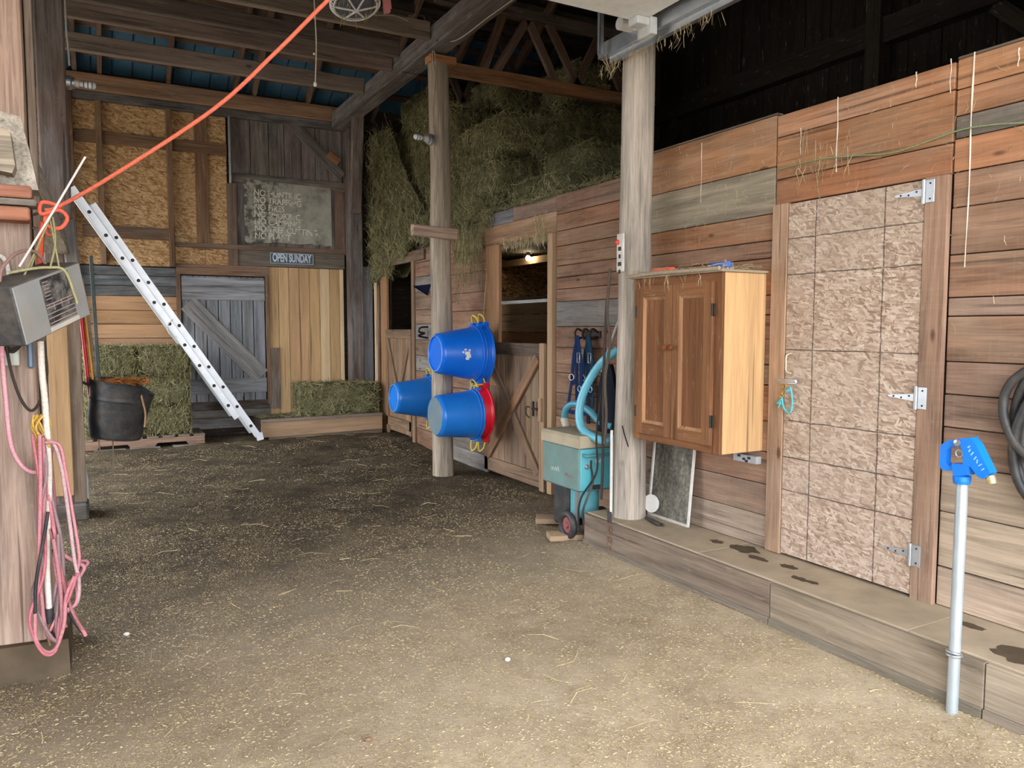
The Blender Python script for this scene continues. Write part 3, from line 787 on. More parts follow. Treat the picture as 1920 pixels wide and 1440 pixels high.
# plank door in the back wall (door_4)
door4 = struct(empty('door_4', (1.6, D, .4)), 'weathered grey plank door with a Z brace')
xa = BW(342, 620).x; xb = BW(497, 620).x; z1 = BW(420, 519).z; z2 = BW(500, 750).z
x = xa; n = 7
for i in range(n):
    w = (xb - xa) / n
    plank('door_board', (xa + w * (i + .5), D - .005, z2), (xa + w * (i + .5), D - .005, z1), w - .010, .025, W_GREY, door4, jit((142, 146, 152), 12), (1, 0, 0))
plank('door_rail', (xa, D - .03, z1 - .17), (xb, D - .03, z1 - .17), .30, .026, W_GREY, door4, (150, 152, 156))
plank('door_rail', (xa, D - .03, z2 + .22), (xb, D - .03, z2 + .22), .20, .026, W_GREY, door4, (146, 148, 154))
plank('door_brace', (xa + .07, D - .031, z1 - .36), (xb - .07, D - .031, z2 + .34), .24, .026, W_GREY, door4, (154, 150, 148))
for xx in (BW(336, 600).x, BW(500, 600).x + .01):
    plank('jamb', (xx, D - .02, z2 - .05), (xx, D - .02, z1 + .02), .05, .06, W_ROUGH, door4, (136, 100, 74), (1, 0, 0))

# signs on the back wall
sgn = thing('notice_board', 'worn grey metal notice board listing things not allowed', 'sign', (2.4, D - .06, 2.7))
sx0 = BW(455, 340).x; sx1 = BW(618, 350).x; sz1 = BW(455, 336).z; sz0 = BW(455, 458).z
mb = M()
top = [(sx0, sz1 - .01), (sx0 + .02, sz1), (sx0 + .5, sz1 - .015), (sx1 - .02, sz1 - .03), (sx1, sz1 - .06)]
bot = [(sx1 + .005, sz0 + .02), (sx1 - .03, sz0 + .035), (sx1 - .10, sz0 + .02), (sx1 - .16, sz0 + .045), (sx1 - .22, sz0 + .02), (sx1 - .3, sz0 + .05), (sx1 - .45, sz0 + .03), (sx0 + .45, sz0 + .045), (sx0 + .35, sz0 + .03), (sx0 + .03, sz0 + .02), (sx0, sz0 + .05)]
poly = [(x_, D - .055, z_) for (x_, z_) in top + bot]
mb.prism(poly[::-1], (0, .008, 0))
s = NT('corroded_sign'); co = s.coords(False)
n1 = s.noise(co, 3.0, 6, .7); n2 = s.noise(co, 9, 5, .7)
c_ = s.ramp(n1, [(.36, lin(120, 117, 106)), (.5, lin(160, 157, 144)), (.66, lin(178, 175, 162))])
spx = s.add('ShaderNodeSeparateXYZ'); s.L(co, spx.inputs[0])
lft = s.mapr(spx.outputs[0], -.35, .2, .62, 0)
rust = s.mapr(s.math('MULTIPLY', s.mapr(n2, .42, .62, 0, 1), lft), .12, .4, 0, .8)
c_ = s.mix(rust, c_, lin(64, 60, 52))
obj('plate', mb, s.done(c_, .8), sgn, origin=((sx0 + sx1) / 2, D - .055, (sz0 + sz1) / 2))
LET = lettering('worn_letters', (214, 210, 194), .57, 16)
rows = ('NO HUNTING', 'NO TRAPPING', 'NO FIRES', 'NO SMOKING', 'NO CAMPING', 'NO TREE CUTTING', 'NO PLANT')
z0r = BW(474, 364).z; z6r = BW(474, 444).z
for i, r in enumerate(rows):
    text_mesh('lettering', r, .118, LET, sgn, (BW(474, 364).x, D - .0565, z0r + (z6r - z0r) * i / 6 - .02), (1, 0, -.03), (.0, 0, 1), .0008, sx=.84, bold=.0022)
sg2 = thing('open_sign', 'small blue sign reading OPEN SUNDAY on a grey board', 'sign', (BW(545, 485).x, D - .04, BW(545, 485).z - .08))
ox0 = BW(505, 475).x; ox1 = BW(586, 479).x; oz1 = BW(505, 474).z; oz0 = BW(505, 494).z
mb = M(); mb.ebox((ox0, D - .045, oz0), (ox1, D - .03, oz1), .003); obj('plate', mb, PAINT, sg2, (58, 84, 112))
mb = M()
for (a, b) in (((ox0, oz0), (ox1, oz0 + .010)), ((ox0, oz1 - .010), (ox1, oz1)), ((ox0, oz0), (ox0 + .010, oz1)), ((ox1 - .010, oz0), (ox1, oz1))): mb.bbox((a[0], D - .048, a[1]), (b[0], D - .044, b[1]))
obj('border', mb, PAINT, sg2, (176, 192, 204))
text_mesh('lettering', 'OPEN SUNDAY', .155, PAINT, sg2, ((ox0 + ox1) / 2, D - .047, oz0 + .030), (1, 0, 0), (0, 0, 1), .001, 'CENTER', fit=(ox1 - ox0) * .9, color=(206, 218, 226), bold=.006)

# conduit down the back wall
cx = BW(430, 300).x
mb = M(); mb.tube([(cx, D - .07, BW(430, 345).z), (cx, D - .07, zt + .02)], .022, 10); tag(obj('conduit', mb, METAL), 'grey metal conduit running up beside the grey boards', 'conduit')

# ================================================================== POSTS AND BEAMS
def round_post(name, x, y, z0, z1, r, lean, label, col, seed):
    t = thing(name, label, 'post', (x, y, z0))
    mb = M(); n, m = 28, 60; V = []; F = []
    for j in range(m + 1):
        h = j / m; z = z0 + (z1 - z0) * h
        for k in range(n):
            a = 2 * math.pi * k / n
            d = Vector((math.cos(a), math.sin(a), 0))
            rr = r * (1.04 - .08 * h) * (1 + .07 * mnoise.noise(Vector((d.x * 1.2, d.y * 1.2, z * 1.1 + seed))) + .03 * mnoise.noise(Vector((d.x * 5, d.y * 5, z * 2 + seed))))
            cxx = x + lean[0] * h + .018 * mnoise.noise(Vector((seed, 0, z * .8))); cyy = y + lean[1] * h
            V.append((cxx + d.x * rr, cyy + d.y * rr, z))
    for j in range(m):
        for k in range(n): F.append((j * n + k, j * n + (k + 1) % n, (j + 1) * n + (k + 1) % n, (j + 1) * n + k))
    mb.add(V, F, True); mb.add(V[-n:], [list(range(n))]); mb.add(V[:n], [list(range(n))[::-1]])
    obj('shaft', mb, W_POST, t, col, (x, y, z0), VERT)
    return t
post_far = round_post('log_post', 3.23, 7.43, -.03, 4.22, .108, (-.02, 0), 'peeled log post behind the hanging blue buckets', (168, 148, 124), 3.0)
plank('cap_block', (3.08, 7.40, 4.255), (3.36, 7.40, 4.255), .16, .07, W_PINE, post_far, (196, 126, 74), (0, 1, 0))
pa = PY(772, 430, 7.26); pb = PY(860, 432, 7.26)
plank('nailed_board', (pa.x, 7.27, pa.z), (pb.x, 7.29, pa.z - .02), .115, .06, W_POST, post_far, (198, 158, 130), (0, 0, 1), .012)
post_near = round_post('log_post', 3.215, 4.19, STEP_Z - .01, 3.62, .108, (.035, 0), 'weathered grey log post standing on the step beside the cabinet', (186, 172, 156), 8.0)
# long timber over the far post, running front to back
def beam(name, A, B, w, t, mat, col, label, cat='beam', group=None, side=(0, 0, 1), e=.008):
    return tag(plank(name, A, B, w, t, mat, None, col, side, e), label, cat, group)
beam('tie_beam', (3.15, D - .3, 4.43), (3.15, 4.6, 4.40), .21, .21, W_GREY, (110, 98, 90), 'heavy grey timber running front to back over the far log post')
# joists left to right
for (yy, zz, h, c, lab) in ((9.35, 4.50, .18, (138, 118, 104), 'rough ceiling joist nearest the back wall'), (8.35, 4.49, .19, (134, 110, 98), 'rough ceiling joist second from the back wall'), (8.12, 4.555, .16, (108, 94, 84), 'darker joist doubled up behind the second joist'), (7.26, 4.47, .17, (136, 118, 100), 'bark edged ceiling joist behind the caged lamp'), (5.6, 4.47, .17, (110, 96, 84), 'ceiling joist nearest the overhead door')):
    beam('ceiling_joist', (-.25, yy, zz), (3.04, yy, zz), h, .07, W_ROUGH, c, lab, 'joist')
zp = PY(400, 172, D - .12).z
beam('top_plate', (BW(115, 120).x - .2, D - .1, 4.56), (3.42, D - .1, 4.56), .20, .12, W_ROUGH, (164, 118, 82), 'long brown top plate along the head of the back wall')
beam('lower_plate', (BW(160, 160).x - .2, D - .06, 4.41), (3.42, D - .06, 4.41), .10, .10, W_GREY, (92, 84, 80), 'thin dark plate under the brown top plate')
# corner post and knee brace at the back right
cp = thing('corner_post', 'square timber post where the back wall meets the stalls', 'post', (3.5, D - .1, 0))
plank('post_timber', (3.40, D - .12, 0), (3.40, D - .12, 4.4), .19, .2, W_GREY, cp, (112, 94, 84), (1, 0, 0), .01)
plank('grey_facing', (3.575, D - .1, .2), (3.575, D - .1, 2.44), .155, .12, W_GREY, cp, (122, 122, 128), (1, 0, 0))
beam('knee_brace', (3.38, D - .26, 3.2), (3.20, D - 1.0, 4.38), .15, .10, W_GREY, (112, 92, 80), 'slanting knee brace from the corner post up to the grey timber', 'brace', None, (1, 0, 0))
# flat truss over the stalls
tr = thing('roof_truss', 'brown flat truss spanning over the hay to the near log post', 'truss', (4.5, 7.6, 4.2))
plank('chord', (3.25, 7.6, 4.26), (5.85, 7.6, 4.26), .13, .09, W_ROUGH, tr, (176, 112, 66))
plank('chord', (3.25, 7.6, 4.98), (5.85, 7.6, 4.98), .11, .09, W_ROUGH, tr, (104, 88, 76))
for (xa, xb) in ((4.05, 3.80), (4.35, 3.95), (4.35, 4.72), (4.62, 5.02), (5.32, 4.98), (5.32, 5.66)):
    plank('web', (xa, 7.6, 4.95), (xb, 7.6, 4.31), .09, .05, W_ROUGH, tr, jit((116, 86, 66), 8), (1, 0, 0))
tr2 = thing('roof_truss', 'dark rear truss half hidden behind the brown truss', 'truss', (4.5, 9.4, 4.6))
plank('chord', (3.25, 9.4, 5.55), (6.7, 9.4, 5.55), .10, .08, W_DARK, tr2, (84, 70, 60))
for (xa, xb) in ((3.9, 4.4), (4.9, 4.4), (4.9, 5.4), (5.9, 5.4), (5.9, 6.4)): plank('web', (xa, 9.4, 5.52), (xb, 9.4, 4.5), .09, .05, W_DARK, tr2, (92, 74, 60), (1, 0, 0))

# ---- left posts
lp = thing('square_post', 'reddish square post at the left edge hung with hoses', 'post', (-.40, 4.1, 0))
mb = M(); mb.ebox((-.56, 3.96, .1), (-.215, 4.24, 4.6), .012); obj('post_timber', mb, W_POST, lp, (178, 142, 122), (-.4, 4.1, 0), VERT)
plank('side_board', (-.195, 4.16, .12), (-.195, 4.16, 4.5), .10, .03, W_POST, lp, (150, 126, 106), (0, 1, 0))
mb = M()
mb.prism([(-.66, 3.86, -.02), (-.13, 3.90, -.02), (-.135, 3.93, .15), (-.64, 3.9, .17)], (0, .5, 0)); obj('footing', mb, plain('dirty_footing', (90, 78, 64), .95, 0, .1, .25, 6, .012), lp)
for (z, h, c, xr_) in ((2.115, .05, (186, 112, 84), -.195), (2.073, .025, (150, 140, 128), -.18), (2.025, .055, (182, 108, 76), -.205)):
    mb = M(); mb.ebox((-.66, 3.82, z - h / 2), (xr_, 3.955, z + h / 2), .006); obj('bracket_board', mb, W_POST, lp, c)
lrail = thing('side_rail', 'broken dusty rail running back from the left post', 'rail', (-.25, 5.6, 2.1))
for (poly, c_) in (([(-.60, 2.50), (-.345, 2.46), (-.335, 2.20), (-.36, 2.145), (-.60, 2.15)], (190, 176, 158)), ([(-.325, 2.38), (-.262, 2.36), (-.250, 2.22), (-.262, 2.19), (-.325, 2.20)], (178, 160, 134))):
    mb = M(); mb.prism([(x_, 3.84, z_) for x_, z_ in poly], (0, .11, 0)); obj('broken_end', mb, W_POST, lrail, c_)
mb = M(); V = []; F = []; n_ = 20; sec = [(-.34, 2.47), (-.235, 2.45), (-.195, 2.30), (-.175, 2.145), (-.34, 2.14)]
for j in range(n_ + 1):
    t = j / n_
    for (x_, z_) in sec: V.append((x_ + .05 * t + .012 * mnoise.noise(Vector((x_ * 9, t * 7, z_ * 5))), 3.955 + 3.2 * t, z_ + .015 * mnoise.noise(Vector((z_ * 9, t * 8, 2)))))
for j in range(n_):
    for k in range(5): F.append((j * 5 + k, j * 5 + (k + 1) % 5, (j + 1) * 5 + (k + 1) % 5, (j + 1) * 5 + k))
mb.add(V, F); mb.add(V[:5], [(4, 3, 2, 1, 0)]); mb.add(V[-5:], [(0, 1, 2, 3, 4)]); obj('rail_timber', mb, W_POST, lrail, (196, 184, 166), None, ALONGY)
lp2 = thing('square_post', 'dark square timber post behind the left post', 'post', (-.2, 7.3, 0))
mb = M(); mb.ebox((-.305, 7.2, 0), (-.10, 7.42, 4.4), .012); obj('post_timber', mb, W_GREY, lp2, (124, 104, 94), (-.2, 7.3, 0), VERT)
pz = PY(120, 640, 7.17)
plank('pine_facing', (-.235, 7.165, .19), (-.235, 7.165, 2.05), .15, .06, W_PINE, lp2, (198, 152, 100), (1, 0, 0), .006)
plank('side_facing', (-.115, 7.18, .12), (-.115, 7.18, 2.0), .09, .05, W_ROUGH, lp2, (146, 122, 100), (1, 0, 0))
mb = M(); mb.ebox((-.36, 7.08, -.02), (-.06, 7.44, .13), .02); obj('footing', mb, W_GREY, lp2, (86, 76, 66))
plank('broken_facing', (-.10, 7.14, 1.98), (-.13, 7.16, 2.42), .10, .05, W_GREY, lp2, (128, 120, 112), (1, 0, 0), .012)
# strap conduit up the second post
mb = M(); mb.tube(bez([(-.085, 7.19, 4.4), (-.082, 7.185, 3.9), (-.075, 7.18, 3.78), (-.07, 7.16, 3.62)]), .008, 8); tag(obj('cable', mb, ROPE, None, (178, 174, 164)), 'pale cable running down the dark left post to the bulb holder', 'cable')

# ================================================================== HAY
def bale_mesh(seed, L=1.0, Wd=.46, H=.40, n=2300, fluff=1.0):
    random.seed(seed); core = M()
    nx, ny_, nz = 12, 6, 6; idx = {}; V = []
    def key(i, j, k):
        if (i, j, k) in idx: return idx[(i, j, k)]
        x = (i / nx - .5) * L; y = (j / ny_ - .5) * Wd; z = k / nz * H
        p = Vector((x, y, z)); c = Vector((0, 0, H / 2)); q = p - c
        # rounded corners
        e = .05
        for ax, h in ((0, L / 2), (1, Wd / 2), (2, H / 2)): pass
        d = q.copy()
        rr = 1 - .10 * max(0, (abs(q.x) / (L / 2)) ** 6 * (abs(q.y) / (Wd / 2)) ** 4) - .06 * max(0, (abs(q.x) / (L / 2)) ** 6 * (abs(q.z) / (H / 2)) ** 4) - .05 * (abs(q.y) / (Wd / 2)) ** 4 * (abs(q.z) / (H / 2)) ** 4
        nn = mnoise.noise(p * 6 + Vector((seed * 3.1, 0, 0))) * .028 + mnoise.noise(p * 17 + Vector((seed, 5, 0))) * .016
        q = q * rr + d.normalized() * nn
        idx[(i, j, k)] = len(V); V.append(c + q); return idx[(i, j, k)]
    F = []
    for i in range(nx):
        for j in range(ny_):
            F.append([key(i, j, 0), key(i, j + 1, 0), key(i + 1, j + 1, 0), key(i + 1, j, 0)]); F.append([key(i, j, nz), key(i + 1, j, nz), key(i + 1, j + 1, nz), key(i, j + 1, nz)])
    for i in range(nx):
        for k in range(nz):
            F.append([key(i, 0, k), key(i + 1, 0, k), key(i + 1, 0, k + 1), key(i, 0, k + 1)]); F.append([key(i, ny_, k), key(i, ny_, k + 1), key(i + 1, ny_, k + 1), key(i + 1, ny_, k)])
    for j in range(ny_):
        for k in range(nz):
            F.append([key(0, j, k), key(0, j, k + 1), key(0, j + 1, k + 1), key(0, j + 1, k)]); F.append([key(nx, j, k), key(nx, j + 1, k), key(nx, j + 1, k + 1), key(nx, j, k + 1)])
    core.add(V, F, True)
    st = M()
    def on():
        f = random.choices((0, 1, 2, 3, 4, 5), (3, 3, 2, 2, 3, .4))[0]
        x = U(-.5, .5) * L; y = U(-.5, .5) * Wd; z = U(0, 1) * H
        o = .012 * fluff
        if f == 0: y = -Wd / 2 - o
        elif f == 1: y = Wd / 2 + o
        elif f == 2: x = -L / 2 - o
        elif f == 3: x = L / 2 + o
        elif f == 4: z = H + o * .6
        else: z = .01
        nrm = {0: (0, -1, 0), 1: (0, 1, 0), 2: (-1, 0, 0), 3: (1, 0, 0), 4: (0, 0, 1), 5: (0, 0, -.1)}[f]
        d = Vector((U(-1, 1), U(-1, 1), U(-1, 1)))
        nv = Vector(nrm); d = d - nv * d.dot(nv) * U(.5, 1)
        return (x * .97, y * .98, max(.012, z * .98)), d, U(.05, .17)
    ribbons(st, n, on, (.003, .009))
    return core, st
BALES = []
for sd in (1, 2, 3):
    c, s_ = bale_mesh(sd)
    for mm, nm, mt in ((c, 'hay_bale', HAY), (s_, 'loose_stalks', HAY_STRAND)):
        me = bpy.data.meshes.new(nm); me.from_pydata([tuple(v) for v in mm.v], [], mm.f)
        me.polygons.foreach_set('use_smooth', mm.sm); me.materials.append(mt); BALES.append(me)
random.seed(21)
def bale(loc, rz=0, label='', group=None, sc=(1, 1, 1), var=None, cat='hay bale'):
    v = var if var is not None else random.randrange(3)
    o = bpy.data.objects.new('hay_bale', BALES[v * 2]); COL.objects.link(o)
    o.matrix_basis = Matrix.Translation(Vector(loc)) @ Matrix.Rotation(rz, 4, 'Z') @ Matrix.Diagonal((*sc, 1))
    WMAT[o.name] = o.matrix_basis.copy()
    tag(o, label, cat, group)
    k = bpy.data.objects.new('loose_stalks', BALES[v * 2 + 1]); COL.objects.link(k); k.parent = o
    k['kind'] = 'stuff'
    return o
# loft stack: a wall of bales over the stalls, laid in staggered rows
R90 = math.pi / 2
lz0 = 2.66
ROWN = ('bottom', 'second', 'third', 'fourth', 'fifth', 'sixth')
ORD = ('first', 'second', 'third', 'fourth', 'fifth', 'sixth')
def tier(xc, cols, name, r0, r1):
    for r in range(r0, r1):
        n_ = 0
        for (yy, top) in cols:
            yy += .30 if r % 2 else 0
            if r >= top or yy > 10.6: continue
            bale((xc + U(-.03, .03), yy, lz0 + r * .405), R90 + U(-.03, .03), 'hay bale in the %s row of the %s loft stack, %s from the near end' % (ROWN[r], name, ORD[n_]), 'bales in the loft stack', (1, U(.95, 1.03), 1)); n_ += 1
tier(4.22, ((6.85, 1), (7.90, 3), (8.95, 4), (10.0, 5)), 'front', 0, 5)
tier(4.78, ((6.9, 2), (8.0, 3), (9.1, 5), (10.15, 5)), 'middle', 0, 5)
tier(5.36, ((7.0, 2), (8.25, 5), (9.4, 5)), 'rear', 0, 6)
tier(5.95, ((8.2, 5), (9.35, 5)), 'rearmost', 2, 6)
# loose hay spilling over the edge of the far stall wall
def edge_x(y, z, lim):
    near = 3.92 - .30 * max(0, 1 - (z - lim) / .8) * (1 if y > 8.6 else .4)
    t = max(0, min(1, (y - 9.6) / 1.2)); w = max(0, min(1, (8.5 - y) / 1.2))
    near = near * (1 - w) + 3.9 * w
    return near * (1 - t) + 3.66 * t
def edge_top(y): t = max(0, min(1, (y - 9.2) / 1.2)); return 2.98 + 1.35 * t * t
def edge_lim(y): return 2.62 - .42 * max(0, (y - 9.3)) / 1.4 + .05 * math.sin(y * 9)
mb = M()
def spill():
    while True:
        y = U(7.3, 11.0); z = U(2.0, 4.6)
        if z < edge_lim(y) or z > edge_top(y) + U(-.25, .1): continue
        return (edge_x(y, z, edge_lim(y)) + random.gauss(0, .045), y, z), (U(-.6, .6), U(-.7, .7), -U(.2, 1)), U(.08, .26)
ribbons(mb, 6000, spill, (.004, .008))
core = M(); V = []; F = []; a_, b_ = 30, 18
for j in range(b_ + 1):
    for i in range(a_ + 1):
        y = 7.3 + 3.75 * i / a_; lim = edge_lim(y); z = lim + (edge_top(y) - lim) * j / b_
        V.append((edge_x(y, z, lim) + .02 + .07 * mnoise.noise(Vector((y * 2.4, z * 2.4, 1))), y, z))
for j in range(b_):
    for i in range(a_):
        q = j * (a_ + 1) + i; F.append((q, q + a_ + 1, q + a_ + 2, q + 1))
core.add(V, F, True)
core.add([(p.x + .25, p.y, p.z) for p in list(core.v)], [f[::-1] for f in core.f], True)
sp = obj('hay_overhang', core, HAY); stuff(sp); tag(sp, 'loose hay hanging over the far stall wall from the loft', 'hay')
stuff(obj('loose_stalks', mb, HAY_STRAND, sp))
mb = M()
ribbons(mb, 1500, lambda: (lambda y: ((3.70 + random.gauss(.03, .06), y, 2.68 + random.gauss(0, .05) + .18 * max(0, 1 - abs(y - 7.75) / .5)), (U(-.7, .7), U(-1, 1), -U(.1, .9)), U(.06, .2)))(U(7.15, 8.3)), (.003, .007))
ribbons(mb, 700, lambda: ((3.68 + U(-.03, .0), U(7.36, 8.1), 2.62 - abs(random.gauss(0, .28))), (0, U(-.4, .4), -1), U(.05, .2)), (.003, .006))
o = obj('hay_tuft', mb, HAY_STRAND); stuff(o); tag(o, 'wisps of hay trailing down the boards beside the far log post', 'hay')
mb = M()
ribbons(mb, 420, lambda: ((3.70 + random.gauss(0, .03), U(4.5, 7.2), 2.745 + abs(random.gauss(0, .012))), (U(-.5, .5), U(-1, 1), U(-.4, .1)), U(.05, .14)), (.003, .006))
o = obj('hay_tuft', mb, HAY_STRAND); stuff(o); tag(o, 'thin line of hay lying along the top of the near stall wall', 'hay')

# pallet with bales, back left
PYF = 10.42
pal = thing('pallet', 'worn wooden pallet under the stacked bales at the back left', 'pallet', (.6, 10.6, .06))
px0, px1 = PY(178, 800, PYF).x - .15, PY(383, 800, PYF).x
zg = .055
for k, yy in enumerate((PYF - .02, PYF + .28, PYF + .56)):
    mb = M(); Lh = px1 - px0
    pts = [(px0, zg + .035), (px0 + Lh * .12, zg + .035), (px0 + Lh * .14, zg + .075), (px0 + Lh * .36, zg + .075), (px0 + Lh * .38, zg + .035), (px0 + Lh * .58, zg + .035), (px0 + Lh * .60, zg + .075), (px0 + Lh * .84, zg + .075), (px0 + Lh * .86, zg + .035), (px1, zg + .035), (px1, zg + .135), (px0, zg + .135)]
    mb.prism([(a, yy, b) for a, b in pts], (0, .04, 0)); obj('stringer', mb, W_ROUGH, pal, (150, 112, 88))
for i in range(8):
    xx = px0 + .06 + i * (px1 - px0 - .12) / 7
    plank('top_slat', (xx, PYF - .02, zg + .147), (xx, PYF + .60, zg + .147), .13, .02, W_ROUGH, pal, jit((128, 110, 92), 8), (1, 0, 0))
for xx in (px0 + .3, (px0 + px1) / 2, px1 - .2): plank('bottom_slat', (xx - .17, PYF + .02, zg + .018), (xx + .17, PYF + .02, zg + .018), .09, .02, W_GREY, pal, (136, 130, 120), (0, 1, 0))
bw = PY(376, 730, PYF).x - PY(176, 730, PYF).x
xb0 = PY(176, 730, PYF).x - .11; pz0 = zg + .16
hb = .375
labs = (('bottom left bale of the stack on the pallet', 'bottom right bale of the stack on the pallet'), ('middle left bale of the stack behind the black tub', 'middle right bale of the stack behind the ladder'), ('top left bale of the stack under the pine boards', 'top right bale of the stack under the pine boards'))
for r in range(3):
    for c in range(2):
        w = bw / 2 * (1.0 if c == 0 else .98)
        bale((xb0 + bw * (.26 + .5 * c) + U(-.012, .012), PYF + .27 + U(-.02, .02), pz0 + r * hb), (0 if c == 0 else math.pi) + U(-.03, .03), labs[r][c] , 'bales stacked on the pallet', (w, 1.0, hb / .40 * .98))

# plank platform with one bale, back right
plat = thing('plank_platform', 'low plank platform in front of the pine boards', 'platform', (2.8, 10.6, .08))
qx0 = PY(490, 800, 10.42).x; qx1 = PY(716, 795, 10.42).x
zt1 = PY(600, 781, 10.42).z; zt0 = PY(600, 815, 10.42).z
plank('front_board', (qx0, 10.42, (zt0 + zt1) / 2 - .01), (qx1, 10.42, (zt0 + zt1) / 2 + .005), zt1 - zt0 - .045, .05, W_PINE, plat, (178, 138, 100))
plank('front_cap', (qx0, 10.415, zt1 - .02), (qx1, 10.415, zt1 - .01), .045, .06, W_ROUGH, plat, (140, 118, 100))
plank('sill_board', (qx0 + .1, 10.43, zt0 - .01), (qx1, 10.43, zt0 + .0), .05, .05, W_ROUGH, plat, (120, 98, 78))
plank('end_board', (qx0 + .02, 10.44, (zt0 + zt1) / 2), (qx0 - .05, D - .10, (zt0 + zt1) / 2), zt1 - zt0, .03, W_DARK, plat, (60, 48, 38))
for i in range(5):
    plank('deck_board', (qx0, 10.50 + i * .118, zt1 - .015), (qx1, 10.50 + i * .118, zt1 - .015), .12, .025, W_ROUGH, plat, jit((96, 82, 64), 6), (0, 1, 0))
mb = M()
ribbons(mb, 500, lambda: ((U(qx0, qx1 - .4), U(10.45, 11.0), zt1 + .01), (U(-1, 1), U(-1, 1), U(-.1, .1)), U(.04, .14)), (.003, .006)); stuff(obj('hay_litter', mb, HAY_STRAND, plat))
bx0 = PY(566, 740, 10.46).x; bx1 = PY(713, 750, 10.46).x
bale(((bx0 + bx1) / 2, 10.76, zt1 + .005), -.05, 'single green hay bale lying on the plank platform', None, ((bx1 - bx0) * 1.0, 1.12, PY(640, 715, 10.5).z / 1.0 * 0 + 1.07), 1)

# ================================================================== LADDER
lad = thing('extension_ladder', 'aluminium extension ladder leaning left against the back wall', 'ladder', (2.0, 10.3, .08))
FY = 10.28
foot = PY(487, 822, FY); top1 = PY(146, 345, FY)
def lad_section(off, s0, s1, wy0, wy1, nm, hole_phase):
    """two rails with rungs; off = sideways offset of the section in the ladder's own thickness"""
    d = (top1 - foot); Ld = d.length; d.normalize()
    nrm = Vector((-d.z, 0, d.x)) * -1.0          # towards upper right
    base = foot + nrm * off
    for (yy, rname) in ((wy0, nm), (wy1, nm)):
        A = base + d * (s0 * Ld); B = base + d * (s1 * Ld)
        A = Vector((A.x, yy, A.z)); B = Vector((B.x, yy, B.z))
        rail = plank('rail', A, B, .078, .028, ALU, lad, (210, 212, 216), tuple(nrm), .004)
        if yy == wy0:
            for sg in (-.5, .5):
                mb = M(); L = (B - A).length
                plank('flange', A + nrm * (.037 * sg * 2) + Vector((0, -.016, 0)), B + nrm * (.037 * sg * 2) + Vector((0, -.016, 0)), .006, .012, ALU, rail, (220, 222, 226), tuple(nrm), .001)
    n = int((s1 - s0) * Ld / .305)
    for k in range(n):
        t = s0 * Ld + hole_phase + k * .305
        if t > s1 * Ld - .05: break
        P = base + d * t
        mb = M(); mb.tube([(P.x, wy0 - .012, P.z), (P.x, wy1 + .012, P.z)], .015, 10); rg = obj('rung', mb, ALU, lad)
        mb = M(); mb.lathe([(.021, 0), (.021, .004), (0, .0045)], (P.x, wy0 - .0145, P.z), (0, -1, 0), 12); obj('rung_end', mb, IRON, rg)
lad_section(0.0, .012, .93, FY, FY + .42, 'rail', .16)
lad_section(-.080, .105, 1.0, FY - .004, FY + .40, 'rail', .20)
d_ = (top1 - foot).normalized()
mb = M(); mb.prism([(foot.x - .03, FY - .02, foot.z - .03), (foot.x + .05, FY - .02, foot.z - .01), (foot.x + .03, FY - .02, foot.z + .08), (foot.x - .05, FY - .02, foot.z + .07)], (0, .05, 0)); obj('foot', mb, ALU, lad)
mb = M(); p = foot + d_ * 1.75; mb.tube(bez([(p.x - .06, FY - .03, p.z + .06), (p.x - .12, FY - .04, p.z - .02), (p.x - .10, FY - .04, p.z - .12), (p.x - .02, FY - .03, p.z - .16)]), .006, 6); obj('rope_loop', mb, ROPE, lad, (210, 208, 200))

